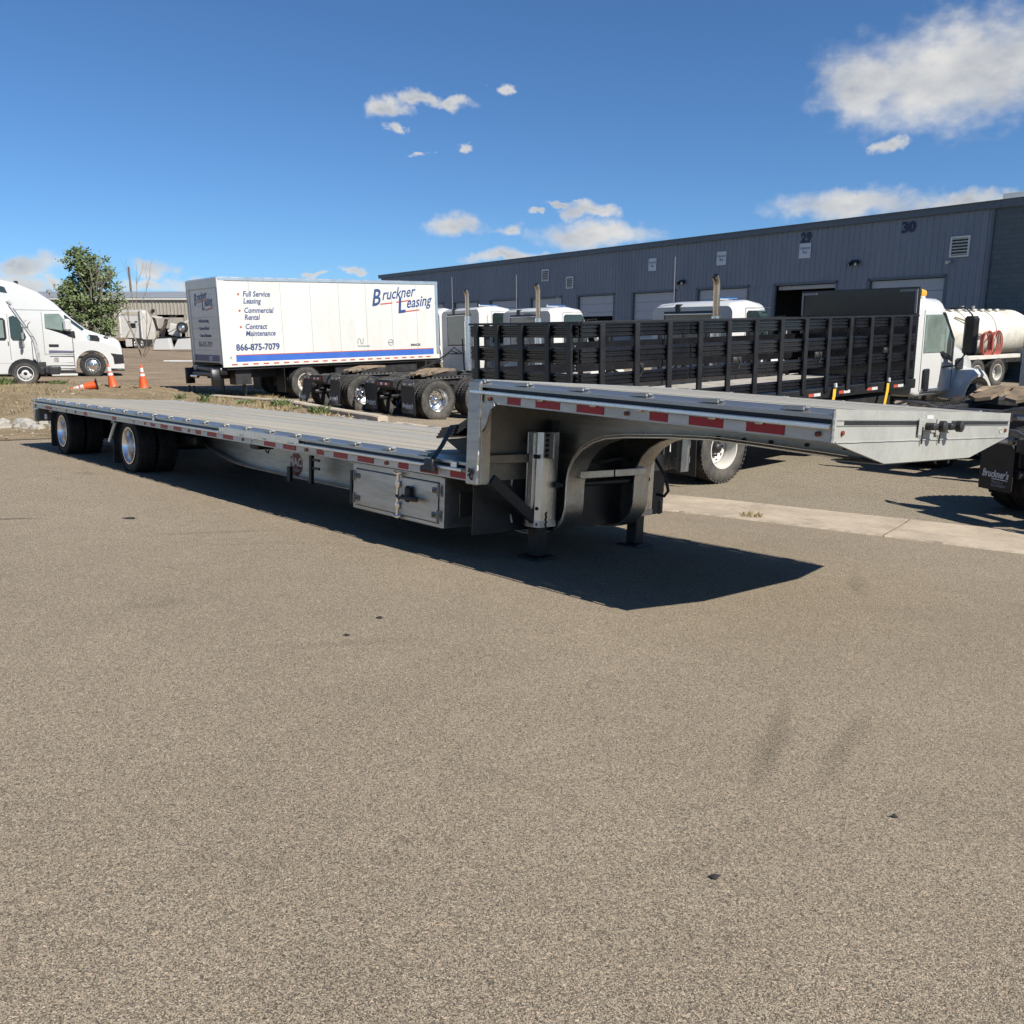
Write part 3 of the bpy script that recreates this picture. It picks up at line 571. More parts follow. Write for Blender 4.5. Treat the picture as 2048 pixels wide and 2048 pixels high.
# front bulkhead (nose)
fz = -EE
nose = [(0., fz + .002), (WT, fz + .002), (WT, fz - .165), (1.89, fz - .292), (.62, fz - .292), (.0, fz - .165)]
ns = tp(MB().prism(nose, 0, -.012, .004), 'nose_panel', NOSE)
tp(MB().bx(.0045, .009, .10, WT - .05, fz - .077, fz - .056), 'rubber_strip', BLK)
tp(MB().bx(.004, .008, .02, WT - .02, fz - .055, fz - .050).bx(.004, .008, .02, WT - .02, fz - .083, fz - .078), 'strip_edge', ALUB)
tp(MB().tube([(.006, .02 + k * .1, fz - .166 + .0012 * math.sin(k * 2.3)) for k in range(26)], .005, 6), 'weld_bead', NOSE)
tp(MB().tube([(.002, -.004 + .003 * math.sin(k * 4), fz - .005 - .0135 * k) for k in range(13)], .011, 7), 'weld_bead', NOSE)
tp(MB().bx(-.012, -.30, .60, 1.91, fz - .30, fz - .293), 'kingpin_plate', ALUD)
for y in (.085, WT - .085): tp(MB().cyl((.003, y, fz - .118), (.014, y, fz - .118), .013, n=14), 'marker_lamp', AMB)
# air couplings and electrical socket on the nose
tp(MB().bx(.004, .012, 1.02, 1.50, fz - .125, fz - .045, .003).bx(.012, .02, 1.0, 1.045, fz - .14, fz - .04, .003).bx(.012, .02, 1.26, 1.31, fz - .14, fz - .04, .003), 'coupling_plate', NOSE)
for y in (1.12, 1.38):
    gh = tp(MB().cyl((.01, y, fz - .085), (.06, y, fz - .085), .022, n=14).bx(.045, .075, y - .035, y + .05, fz - .105, fz - .068, .008), 'air_coupling', FRM)
    MB().lathe([(.034, 0), (.034, .03), (.024, .036), (.001, .036)], ax=0, n=16, o=(.07, y + .055, fz - .083)).build('coupling_face', FRM, gh)
    MB().bx(.012, .018, y - .06, y - .048, fz - .19, fz - .09).build('grease_drip', BLK, gh)
tp(MB().bx(.0045, .0065, 1.13, 1.23, fz - .043, fz - .020), 'data_label', WHT)
text('02', WHT, TR, .05, LOC + Vector((.005, WT - .2, fz - .135)), (0, 1, 0), (0, 0, 1))
# main beams with the gooseneck sweep
LOW = [(-0.164, -0.386), (-0.461, -0.369), (-0.979, -0.344), (-1.25, -0.334), (-1.594, -0.345), (-1.98, -0.37), (-2.175, -0.395), (-2.3, -0.436), (-2.41, -0.5), (-2.49, -0.585), (-2.537, -0.68), (-2.557, -0.79), (-2.557, -0.93), (-2.56, -1.005), (-2.582, -1.08), (-2.63, -1.14), (-2.695, -1.19), (-2.79, -1.223), (-2.9, -1.237), (-3.05, -1.24), (-3.4, -1.23), (-5.765, -1.19), (-7.0, -1.192), (-8.1, -1.188), (-8.39, -1.175), (-8.66, -1.15), (-8.95, -1.1), (-9.25, -1.05), (-9.54, -0.985), (-9.85, -0.948), (-10.3, -0.931), (-11.2, -0.92), (-14.6, -0.92)]
for sgn, yc in ((1, .88), (-1, WT - .88)):
    web = LOW + [(-14.6, -DD - .16), (-2.86, -DD - .16), (-2.86, -.15), (-.14, -.25)]
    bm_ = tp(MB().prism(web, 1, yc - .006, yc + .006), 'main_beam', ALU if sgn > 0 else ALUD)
    fl = MB(); rings = []
    for i, (x, z) in enumerate(LOW):
        a = LOW[max(i - 1, 0)]; b = LOW[min(i + 1, len(LOW) - 1)]; tx, tz = b[0] - a[0], b[1] - a[1]; L = math.hypot(tx, tz); nx, nz = -tz / L, tx / L
        if nz > 0: nx, nz = -nx, -nz
        if i in range(9, 20): nx, nz = (abs(tz / L), -abs(tx / L))
        t = .012; rings.append([(x, yc - .1, z), (x + nx * t, yc - .1, z + nz * t), (x + nx * t, yc + .1, z + nz * t), (x, yc + .1, z)])
    fl.loft(rings, True).build('bottom_flange', ALU, bm_)
    bead = MB().tube([(x + .0, yc - .101 * sgn, z - .004) for x, z in LOW], .006, 6).tube([(x - .004, yc - .101 * sgn, z + .016) for x, z in LOW], .004, 6); bead.build('flange_bead', ALUB, bm_)
    bolts = MB()
    for x in (-.35, -.6, -.85, -1.05, -1.25): bolts.cyl((x, yc - .006 * sgn, -.325), (x, yc - .022 * sgn, -.325), .012, n=8)
    bolts.build('bolt_row', FRM, bm_)
# gooseneck drop: bulkhead, posts, gussets, braces
tp(MB().bx(-LU - .05, -LU - .02, .09, WT - .09, -.77, -.006), 'drop_bulkhead', ALUD)
tp(MB().bx(-LU - .06, -LU - .052, .10, WT - .10, -1.19, -.755), 'lower_bulkhead', FRM)
for sgn, s in ((1, lambda y: y), (-1, lambda y: WT - y)):
    po = tp(MB().bx(-2.838, -2.706, s(-.028), s(.004), -.775, -.012, .006).bx(-2.742, -2.706, s(.004), s(.098), -.775, -.15, .004), 'corner_post', ALU)
    for z in (-.24, -.52, -.66): MB().bx(-2.722, -2.7035, s(-.033), s(-.012), z - .035, z + .035, .006).build('post_reflector', WHTV, po)
    MB().prism([(-2.704, -.165), (-2.57, -.165), (-2.56, -.185), (-2.605, -.215), (-2.66, -.345), (-2.69, -.375), (-2.704, -.37)], 1, s(-.01), s(.012)).build('gusset', ALU, po)
    hk = MB().tube([(-2.80, s(-.032), -.68), (-2.775, s(-.045), -.655), (-2.755, s(-.045), -.675), (-2.775, s(-.04), -.715), (-2.76, s(-.035), -.74)], .007, 6).tube([(-2.80, s(-.035), -.71), (-2.745, s(-.04), -.665)], .006, 6); hk.build('chain_hook', FRM, po)
    if sgn > 0: tp(MB().obx((-2.70, s(.38), -.93), (.035, .66, .09), (-.62 * sgn, 0, 0), .006), 'diagonal_brace', FRM)
    if sgn > 0: tp(MB().bx(-2.82, -2.77, s(.10), s(.56), -.63, -.56, .005), 'cross_brace', ALUD)
tp(MB().bx(-2.535, -2.495, .88, 1.28, -.745, -.685, .004).bx(-2.535, -2.495, 1.30, 1.71, -.745, -.685, .004), 'gooseneck_cross_bar', ALU)
tp(MB().bx(-2.80, -2.76, .8, WT - .8, -1.2, -.30), 'gooseneck_panel', BLK)
tp(MB().tube([(-2.6, 1.95, -.62), (-2.5, 1.99, -.78), (-2.47, 2.0, -.9), (-2.51, 2.0, -.95), (-2.58, 1.98, -.94)], .014, 8), 'air_hose', BLK)
tp(MB().tube([(-2.74, .9, -.6), (-2.6, 1.2, -.63), (-2.62, 1.6, -.6), (-2.7, 1.75, -.65)], .016, 8), 'air_hose', BLK)
tp(MB().tube([(-2.86, .48, -.72), (-2.90, .5, -.85), (-2.91, .5, -1.0), (-2.87, .5, -1.12)], .008, 6), 'air_hose', WHTT)
# landing gear
LX = -.135; LY = .06
for sgn, s, fd in ((1, lambda y: y + LY, .0), (-1, lambda y: WT - y - LY, .016)):
    q = [(-2.735, .57), (-2.735, .70), (-2.505, .70), (-2.505, .53), (-2.545, .50), (-2.62, .49), (-2.675, .52)]
    q = [(x, s(y)) for x, y in q]
    lg = tp(MB().prism(q, 2, -1.085, -.385), 'landing_leg', LEGM); lg.location = LOC + Vector((LX, 0, 0))
    MB().prism([(x + (-.006 if x < -2.6 else .006), y + (-.006 * sgn if (y - s(.6)) * sgn < 0 else 0)) for x, y in q], 2, -1.135, -1.084).build('leg_collar', ALU, lg)
    MB().bx(-2.67, -2.555, s(.555), s(.67), -1.385 - fd, -1.12, .01).build('inner_leg', BLK, lg)
    MB().bx(-2.73, -2.49, s(.50), s(.73), -1.412 - fd, -1.382 - fd, .008).build('foot_plate', BLK, lg)
    bp = MB().bx(-2.505, -2.40, s(.535), s(.545), -.585, -.385, .003).build('bolt_plate', ALU, lg)
    for z in (-.405, -.443, -.482, -.521, -.56): MB().cyl((-2.465, s(.535), z), (-2.465, s(.520), z), .014, n=10).build('bolt', BLK, bp)
    for z in (-.985, -1.11): MB().cyl((-2.53, s(.516), z), (-2.53, s(.502), z), .014, n=10).build('bolt', BLK, lg)
    for xr in (-2.66, -2.575): MB().bx(xr - .006, xr + .006, s(.482 if xr > -2.6 else .505), s(.52), -1.08, -.39, .002).build('leg_rib', LEGM, lg)
    MB().bx(-2.57, -2.50, s(.487), s(.492), -.59, -.56, .004).build('slot_plate', BLK, lg)
    MB().cyl((-2.69, s(.535), -.46), (-2.69, s(.525), -.46), .022, n=12).build('crank_stub', FRM, lg)
    MB().tube([(-2.44, s(.52), -1.0 - k * .02 + .006 * math.sin(k * 3)) if k % 2 else (-2.425, s(.515), -1.0 - k * .02) for k in range(7)], .008, 6).build('chain', FRM, lg)
tp(MB().cyl((-2.60, .72, -.80), (-2.60, WT - .72, -.80), .025), 'cross_shaft', FRM)
# toolbox
tb = tp(MB().bx(-4.515, -3.197, .06, .60, -1.185, -.775, .006), 'toolbox', ALU)
MB().bx(-4.53, -3.19, .03, .10, -.778, -.768, .002).build('box_lid_lip', ALU, tb)
for a, b in ((-4.455, -3.815), (-3.755, -3.262)):
    d_ = MB().bx(a, b, .047, .0595, -1.145, -.825, .006).build('door', ALUB if 0 else ALU, tb)
    MB().bx(a - .006, b + .006, .0575, .0598, -1.152, -.818).build('door_seal', BLK, d_)
for x, sg in ((-4.47, 1), (-3.245, -1)):
    for z in (-.885, -1.085):
        h_ = MB().bx(x - .02, x + .085 * sg, .038, .047, z - .022, z + .022, .004).cyl((x, .04, z - .045), (x, .04, z + .045), .011, n=8).build('hinge', ALUD, tb)
        MB().cyl((x + .04 * sg, .04, z), (x + .04 * sg, .033, z), .007, n=8).cyl((x + .065 * sg, .04, z), (x + .065 * sg, .033, z), .007, n=8).build('hinge_bolt', BLK, h_)
rod = MB().cyl((-3.785, .03, -1.17), (-3.785, .03, -.79), .013, n=10).bx(-3.81, -3.76, .02, .048, -.92, -.86, .006).bx(-3.81, -3.76, .02, .048, -1.10, -1.04, .006)
for z in (-.80, -1.165): rod.tube([(-3.84, .03, z + .012), (-3.785, .02, z), (-3.73, .03, z + .012)], .012, 6).bx(-3.82, -3.75, .015, .05, z - .012, z + .012, .005)
rod.build('lock_rod', CHR, tb)
MB().tube([(-3.785, .02, -.985), (-3.72, .0, -1.0), (-3.66, -.01, -.97)], .012, 8).bx(-3.69, -3.46, -.012, .012, -1.0, -.965, .008).build('rod_handle', FRM, tb)
MB().bx(-3.655, -3.595, -.005, .046, -1.02, -.885, .016).build('latch', FRM, tb)
MB().bx(-3.1975, -3.193, .22, .52, -1.10, -.9, .02).build('end_cutout', ALUD, tb)
tp(MB().bx(-4.635, -4.60, .10, .16, -1.17, -.86, .004), 'light_bar_bracket', FRM)
# emblem plate on the beam and brackets beside it
oc = [(-6.54 + .135 * math.cos(R(22.5 + 45 * k)), -1.01 + .135 * math.sin(R(22.5 + 45 * k))) for k in range(8)]
em = tp(MB().prism([(-6.54 + (x + 6.54) * 1.07, -1.01 + (z + 1.01) * 1.07) for x, z in oc], 1, .603, .61), 'emblem_plate', WHT)
MB().prism(oc, 1, .598, .6025).build('emblem_field', mat('maroon_emblem', (.16, .014, .016), .4, 0, .12, 12), em)
text('MAC', WHT, em, .135, (-6.535, .5955, -1.02), (1, 0, 0), (0, 0, 1), 'CENTER', 0, .004)
text('trailer', WHT, em, .075, (-6.535, .5955, -1.085), (1, 0, 0), (0, .1, 1), 'CENTER', .3, .0)
tp(MB().bx(-6.60, -6.53, .52, .56, -1.20, -1.03, .004), 'support_post', FRM)
tp(MB().bx(-6.17, -6.12, .55, .59, -1.18, -.87, .004).bx(-6.12, -5.98, .56, .58, -.925, -.90).bx(-6.12, -5.98, .56, .58, -1.015, -.99), 'hanger_bracket', BLK)
tp(MB().bx(-7.05, -6.85, .30, .5, -.86, -.80, .01).tube([(-6.83, .35, -.82), (-6.7, .35, -.81), (-6.68, .35, -.84), (-6.70, .35, -.885), (-6.76, .35, -.87), (-6.74, .35, -.83)], .009, 6), 'dangling_clip', BLK)
# running gear
for xa in (-10.185, -13.255):
    for y, sd_ in ((.165, -1), (WT - .165, 1)): wheel(TR, xa, y, -1.075, sd_, 'low', LOC)
    tp(MB().cyl((xa, .2, -1.075), (xa, WT - .2, -1.075), .065), 'axle', FRM)
    for y in (.72, WT - .72): tp(MB().bx(xa - .2, xa + .75, y - .06, y + .06, -1.03, -.90, .02).cyl((xa + .1, y, -.9), (xa + .1, y, -.78), .12), 'suspension_arm', FRM)
    tp(MB().bx(xa - .585, xa - .57, .03, .66, -1.37, -.78, .004), 'mud_flap', FLAP)
    tp(MB().bx(xa - .585, xa - .57, WT - .66, WT - .03, -1.37, -.78, .004), 'mud_flap', FLAP)
    tp(MB().bx(xa - .64, xa - .50, .03, .10, -.80, -.755), 'flap_bracket', ALUD)
tp(MB().bx(-12.9, -10.4, .7, WT - .7, -.92, -.80, .01), 'suspension_tray', BLK)
tp(MB().tube([(-10.62, .02, -.78), (-10.83, .0, -1.06)], .022, 8), 'flap_stay', WHT)
tp(MB().bx(-LT, -14.62, .0, .06, -1.0, -DD - .166, .006).bx(-LT, -LT + .02, .0, WT, -1.0, -DD - .166), 'rear_plate', ALU)
tp(MB().tube([(-14.64, -.012, -.80), (-14.5, -.012, -.77), (-14.43, -.012, -.77)], .014, 8).tube([(-14.64, -.012, -.80), (-14.66, -.012, -.97)], .014, 8), 'grab_bar', ALUB)
tp(MB().bx(-14.08, -13.98, .0, .03, -.93, -.84, .01), 'tail_reflector', WHT)
tp(MB().bx(-14.5, -14.44, .3, WT - .3, -1.3, -1.22).bx(-14.5, -14.44, .4, .46, -1.22, -.9).bx(-14.5, -14.44, WT - .46, WT - .4, -1.22, -.9), 'rear_bumper', FRM)
# folded edge protectors strapped on the lower deck against the drop
vb = thing('edge_protector_stack', 'stack of black folded edge protectors strapped on the lower deck against the step', 'edge protectors')
vb.matrix_world = Matrix.Translation(FO + RM_ @ Vector((-3.1, WT / 2, -DD))) @ RM_.to_4x4()
VO = Vector((3.1, -WT / 2, DD))
for k in range(4):
    z = -.46 + k * .022; t = .012; xo = .008 * k
    MB().prism([(-3.42 + xo, z - .02), (-3.42 + xo, z + .0), (-3.2, z + .03), (-3.06, z + .10), (-2.90, z + .105), (-2.90, z + .105 - t), (-3.055, z + .10 - t), (-3.19, z + .028 - t), (-3.40 + xo, z - .02)], 1, .14 + .01 * k, WT - .25).build('edge_protector', BLKP, vb, VO)
MB().prism([(-3.38, -.485), (-3.16, -DD + .012), (-2.93, -DD + .012), (-2.93, -.42), (-3.2, -.465)], 1, .2, WT - .3).build('wedge_block', BLK, vb, VO)
MB().loft([[(x - .028, y, z), (x + .028, y, z), (x + .028, y, z + .006), (x - .028, y, z + .006)] for x, y, z in ((-3.2, 1.4, -.33), (-3.21, .5, -.335), (-3.22, .14, -.37), (-3.235, .06, -.52), (-3.25, -.04, -.655))], False).build('strap', FLAP, vb, VO)
MB().bx(-3.31, -3.20, -.07, -.037, -DD - .12, -DD - .03, .01).cyl((-3.33, -.06, -DD - .11), (-3.18, -.06, -DD - .11), .026, n=12).build('winch', BLK, vb, VO)
# ================================================================== day-cab tractors
def tailpart(t, name, b, m): return b.build(name, m, t)
def flap(t, x, y0, y1, z0, z1, big=False, curl=0.):
    n = 8; rings = []
    for k in range(n + 1):
        z = z1 + (z0 - z1) * k / n; xx = x - curl * (k / n) ** 2 * .25
        c = min(.09, (z1 - z) * .9) if k < 2 else .0
        rings.append([(xx, y0 + (.07 - c if k < 2 else 0), z), (xx + .010, y0 + (.07 - c if k < 2 else 0), z), (xx + .010, y1 - (.07 - c if k < 2 else 0), z), (xx, y1 - (.07 - c if k < 2 else 0), z)])
    f = MB().loft(rings, False).build('mud_flap', FLAP, t)
    w = y1 - y0; zz = z0 + (.10 if not big else .20)
    text("Bruckner's", WHTX, f, .155 * w / .61, (x - .004 - curl * .2, y1 - .05, zz + .06), (0, -1, 0), (0, 0, 1), 'LEFT', .25, .003, .002, sx=.72)
    MB().bx(x - .006 - curl * .2, x - .003 - curl * .2, y0 + .06, y1 - .2, zz + .035, zz + .046).build('underline', WHTX, f)
    text("TRUCK &\nEQUIPMENT", GREYV, f, .05 * w / .61, (x - .004 - curl * .22, y0 + .30, zz - .01), (0, -1, 0), (0, 0, 1), 'LEFT', 0, .001, .002)
    return f
def tractor(label, pos, th, pit, rol, xc, zr, ze, wx, number=None, hub=None, tyre=None, curl=(0, 0), capshade=True, bigflap=False, stack=True, plate=RUST, front=True):
    t = thing('day_cab_tractor', label, 'tractor', group='parked white day cab tractors'); pose(t, pos, th, pit, rol)
    fr = MB()
    for y in (-.43, .43): fr.bx(-.62, xc + 2.9, y - .045, y + .045, .76, 1.02, .008)
    for x in (-.3, .68, 1.9, 2.7): fr.bx(x - .05, x + .05, -.40, .40, .82, .98)
    fr.build('chassis_frame', FRM, t)
    # tapered tail with lamps
    tl = MB().prism([(-.62, -.47), (-.62, .47), (-.86, .36), (-.86, -.36)], 2, .99, 1.03).prism([(-.86, .86), (-.62, .76), (-.62, 1.0), (-.86, 1.0)], 1, -.45, .45).build('tail_section', FRM, t)
    for y, m in ((-.27, REDL), (-.12, CLR), (.12, CLR), (.27, REDL), (.0, REDL)): MB().bx(-.875, -.86, y - .055, y + .055, .90, .96, .008).build('tail_lamp', m, tl)
    for s in (-1, 1):
        br = MB().tube([(-.66, s * .42, .97), (-.70, s * .62, 1.06), (-.72, s * .95, 1.08), (-.70, s * 1.2, .98)], .022, 8).bx(-.735, -.715, s * .64, s * 1.19, .90, .99, .004).build('flap_bracket', ALUD, t)
        for ya, yb in ((.70, .86), (.98, 1.12)): MB().bx(-.742, -.736, s * ya, s * yb, .92, .965).build('bracket_reflector', WHTT, br)
        flap(t, -.725, min(s * .60, s * (1.22 if not bigflap else 1.10)), max(s * .60, s * (1.22 if not bigflap else 1.10)), .20 if not bigflap else .33, .93, False, curl[0] if s < 0 else curl[1])
    for x in (0, 1.37):
        for s in (-1, 1): wheel(t, x, s * 1.085, .515, s, 'dual', hub=hub, tyre=tyre)
        MB().cyl((x, -.9, .515), (x, .9, .515), .09).lathe([(.001, -.2), (.2, -.15), (.24, 0), (.2, .15), (.001, .2)], (x, 0, .52), 0, 16).build('drive_axle', FRM, t)
    for x in (-.45, .95):
        for y in (-.62, .62): MB().cyl((x, y, .62), (x, y, .86), .13).bx(x - .2, x + .5, y - .05, y + .05, .50, .60, .01).build('air_spring', FRM, t)
    # fifth wheel: slotted plate with sloped tail ramps
    fw = MB(); pl_ = [(-.52, .10), (-.60, .30), (-.50, .44), (.05, .50), (.42, .40), (.46, 0), (.42, -.40), (.05, -.50), (-.50, -.44), (-.60, -.30), (-.52, -.10), (-.12, -.05), (-.06, 0), (-.12, .05)]
    top = [(.72 + x, y, 1.235 + (.02 if x > -.2 else .02 + (x + .2) * .35)) for x, y in pl_]; n = len(top)
    fw.add(top + [(a, b, c - .05) for a, b, c in top], [tuple(range(n)), tuple(range(2 * n - 1, n - 1, -1))] + [(i, (i + 1) % n, n + (i + 1) % n, n + i) for i in range(n)])
    f5 = fw.build('fifth_wheel', plate, t)
    MB().bx(.35, 1.1, -.46, -.38, 1.02, 1.19, .01).bx(.35, 1.1, .38, .46, 1.02, 1.19, .01).build('fifth_wheel_bracket', FRM, f5)
    sl_ = MB()
    for y in (-.5, .5):
        for k in range(10): sl_.bx(.15 + k * .13, .21 + k * .13, y - .03, y + .03, 1.02, 1.06)
        sl_.bx(.1, 1.5, y - .035, y + .035, 1.0, 1.022)
    sl_.build('slider_rail', ALUD, t)
    # cab
    w = 2.1; L = wx + .25
    rings = [rrect(w, 1.0, zr, .14, 5, xc, 0, .08), rrect(w + .02, .98, zr + .07, .2, 5, xc + .12, 0, .08), rrect(w + .02, .96, zr + .12, .24, 5, xc + L * .55, 0, .08), rrect(w - .02, .96, zr + .06, .26, 5, xc + L - .12, 0, .08), rrect(w - .08, .96, zr - .08, .3, 5, xc + L, 0, .08), rrect(w - .14, .96, 1.95, .3, 5, xc + L + .22, 0, .08), rrect(w - .16, .96, 1.85, .3, 5, xc + L + .3, 0, .08)]
    cab_ = MB().loft(rings).build('cab', WHT, t)
    MB().bx(xc - .012, xc - .004, -.55, .68, 1.83, zr - .13, .05).build('rear_window', GLSL, cab_)
    MB().bx(xc - .008, xc - .003, -.59, .72, 1.79, zr - .09, .06).build('window_seal', BLK, cab_)
    MB().cyl((xc - .03, -.6, zr - .15), (xc - .03, .7, zr - .15), .014).build('grab_rail', CHR, cab_)
    for s in (-1, 1):
        y = s * (w / 2 + .012)
        zt, zb = zr - .10, 1.86; a, b = xc + L * .36, xc + L + .02
        MB().prism([(a, zb), (a, zt - .05), (a + .06, zt), (b - .22, zt), (b - .14, zt - .06), (b + .02, zb + .08), (b, zb)], 1, y - .004, y + .004).build('side_window', GLS, cab_)
        MB().bx(a - .04, a - .032, y - s * .002, y + s * .002, 1.05, zt + .06).bx(a - .04, b, y - s * .002, y + s * .002, zt + .055, zt + .062).build('door_seam', SEAM, cab_)
        MB().bx(a + .03, a + .2, y - .002, y + s * .03, 1.62, 1.66, .01).build('door_handle', CHR, cab_)
        mi = MB().tube([(b + .05, s * (w / 2 - .05), zr - .25), (b + .1, s * (w / 2 + .30), zr - .22), (b + .1, s * (w / 2 + .33), zr - .95), (b + .02, s * (w / 2 - .02), zr - 1.05)], .014, 6).build('mirror_arm', BLK, cab_)
        MB().bx(b + .04, b + .16, s * (w / 2 + .22), s * (w / 2 + .44), zr - .85, zr - .35, .05).build('mirror', WHT, mi)
    MB().add([(xc + L + .008, -.86, zr - .2), (xc + L + .008, .86, zr - .2), (xc + L + .235, .88, 1.93), (xc + L + .235, -.88, 1.93)], [(0, 1, 2, 3)]).build('windshield', GLS, cab_)
    MB().bx(xc + L - .35, xc + L - .12, -.5, .5, zr + .09, zr + .14, .02).cyl((xc + L * .4, -.3, zr + .16), (xc + L - .15, -.3, zr + .16), .035).build('roof_horn', CHR, cab_)
    MB().cyl((xc + .1, .55, zr - .05), (xc + .08, .52, zr + 1.05), .009).build('antenna', GREYV, cab_)
    MB().bx(xc - .02, xc + .25, .28, .42, zr - .12, zr + .06, .02).build('air_intake', BLK, cab_)
    MB().bx(xc - .02, xc - .005, -1.0, 1.0, 1.02, 1.74, .01).build('lower_back_panel', WHTD, cab_)
    if number: text(number, GREYV, cab_, .13, (xc - .004, .12, zr - .14), (0, -1, 0), (0, 0, 1), 'LEFT', 0, .003, .003)
    # hood, fenders, steer axle
    xf = xc + L + .3
    if front:
        hd = MB().loft([rrect(1.75, .95, 1.82, .22, 4, xf, 0, .05), rrect(1.6, .9, 1.74, .24, 4, xf + .7, 0, .05), rrect(1.45, .85, 1.58, .26, 4, xf + 1.3, 0, .06), rrect(1.3, .8, 1.40, .26, 4, xf + 1.45, 0, .06)]).build('hood', WHT, t)
        MB().bx(xf + 1.45, xf + 1.47, -.45, .45, .85, 1.3, .04).build('grille', CHR, hd)
        for s in (-1, 1):
            MB().prism([(xf + .05, .62), (xf + .1, .95), (xf + .35, 1.16), (xf + .75, 1.2), (xf + 1.1, 1.1), (xf + 1.35, .85), (xf + 1.4, .6), (xf + 1.28, .6), (xf + 1.15, .9), (xf + .75, 1.08), (xf + .4, 1.02), (xf + .2, .8), (xf + .17, .62)], 1, s * .78, s * 1.18).build('fender', WHT, hd)
            wheel(t, xf + .72, s * 1.0, .515, s, 'steer')
        MB().bx(xf + 1.35, xf + 1.5, -1.15, 1.15, .45, .75, .05).build('bumper', CHR, t)
    for s in (-1, 1):
        tk = MB().cyl((xc - .55, s * .92, .68), (xc + L * .8, s * .92, .68), .30, n=24).build('fuel_tank', ALUB, t)
        MB().bx(xc + .1, xc + .6, s * .85, s * 1.2, .42, .46, .01).build('step', ALUD, tk)
    if stack:
        xe, ye = xc - .28, -.86
        st = MB().cyl((xe, ye, 1.05), (xe, ye, zr - .35), .105, n=18).cyl((xe, ye, zr - .36), (xe, ye, zr - .2), .09, n=18).build('muffler', ALUB, t)
        pts = [(xe, ye, zr - .3), (xe, ye, ze - .28)] + [(xe - .16 * (1 - math.cos(R(a))), ye, ze - .28 + .22 * math.sin(R(a))) for a in (15, 30, 45, 60)]
        MB().tube(pts, [.068] * len(pts), 16, False).build('exhaust_stack', STN, st)
        MB().tube([pts[-2], Vector(pts[-1]) + Vector((.004, 0, -.004))], .06, 12).build('pipe_bore', BLK, st)
    hs = MB()
    for k, y in enumerate((-.12, .02, .16)): hs.tube([(xc - .03, y, 1.55), (xc - .35, y * 1.5, 1.75 - .1 * k), (xc - .8, y, 1.35), (xc - 1.5, y * .5, 1.1), (xc - 2.2, y * .6, 1.06)], .017, 6)
    hs.build('air_hoses', BLK, t)
    MB().tube([(xc - .1, -.35, 1.0), (xc - .12, -.3, 2.0)], .02, 6).tube([(xc - .12, .55, 1.0), (xc - .9, .2, 1.06)], .02, 6).build('hose_stand', FRM, t)
    MB().bx(xc - 1.1, xc - .1, -.42, .42, 1.025, 1.04).build('deck_plate', ALUD, t)
    return t
tractor('white day cab tractor nearest the box truck, one mud flap curled over the curb', (-4.809, 24.856, -.319), 53.1, .6, -.4, 4.02, 2.864, 3.503, 1.11, hub=None, tyre=TYG, curl=(.3, .9))
tractor('white day cab tractor with a bright chrome rear wheel and number on its cab roof', (-2.638, 22.895, -.374), 50.5, 1.28, .6, 3.98, 2.764, 3.558, 1.148, 'A20026', tyre=TYG)
tractor('white day cab tractor hidden behind the black stake bed, only cab and stack showing', (1.079, 16.32, -.66), 49.8, 2.0, .85, 3.6, 2.83, 3.50, 1.059)
tractor('white day cab tractor at the right edge behind the greasy fifth wheel plate', (7.30, 13.1, gzf(7.3, 13.1)), 53, 1.6, .6, 3.4, 2.85, 3.5, 1.1, stack=False, plate=RUST)
T4 = tractor('tractor cut by the right edge showing one large mud flap with white lettering', (6.78, 9.62, gzf(6.5, 10)), 75, 1.4, .6, 3.9, 2.8, 3.5, 1.1, bigflap=True, stack=False)

# ================================================================== box truck
bt = thing('box_truck', 'white rental box truck with blue stripe and dark blue lettering on its side', 'box truck'); pose(bt, (-7.375, 28.759, -.139), 50.44, 1.69, .61)
x0, x1, zb, zt, hw = -2.68, 5.17, 1.10, 3.74, 1.295
bd = MB().bx(x0, x1, -hw, hw, zb + .12, zt - .06, .02).build('box_body', BOXW, bt)
MB().bx(x0 - .02, x1 + .01, -hw - .015, hw + .015, zt - .12, zt, .02).build('roof_rail', ALUB, bd)
MB().bx(x0 - .01, x1, -hw - .018, -hw + .05, zb, zb + .14, .008).bx(x0 - .01, x1, hw - .05, hw + .018, zb, zb + .14, .008).build('bottom_rail', BOXW, bd)
for s in (-1, 1):
    MB().bx(x0 - .03, x0 + .20, s * (hw - .05), s * (hw + .012), zb, zt - .02, .008).build('corner_post', BOXW, bd)
    MB().bx(x1 - .16, x1 + .03, s * (hw - .25), s * (hw + .012), zb + .02, zt - .01, .05).build('corner_post', ALUB, bd)
MB().bx(x0 - .035, x0, -hw, hw, zt - .30, zt - .02, .01).build('header_panel', BOXW, bd)
for k in range(7): MB().bx(x0 + .95 + k * 1.0 - .004, x0 + .95 + k * 1.0 + .004, -hw - .003, -hw + .001, zb + .15, zt - .13).build('panel_seam', GREYV, bd)
bl_ = MB().bx(-2.29, 4.92, -hw - .006, -hw - .001, 1.25, 1.435).build('blue_stripe', BLUE, bd)
MB().bx(-2.29, 4.92, -hw - .006, -hw - .001, 1.438, 1.462).build('red_stripe', REDV, bd)
for k in range(22): MB().bx(-2.45 + k * .335, -2.27 + k * .335, -hw - .0225, -hw - .0185, zb + .055, zb + .095).build('reflective_tape', REDV, bd)
MB().bx(-2.55, -2.38, -hw - .005, -hw - .001, 1.33, 1.47).build('data_label', WHTT, bd); MB().bx(-2.5, -2.43, -hw - .008, -hw - .0055, 1.36, 1.41).build('label_print', GREYV, bd)
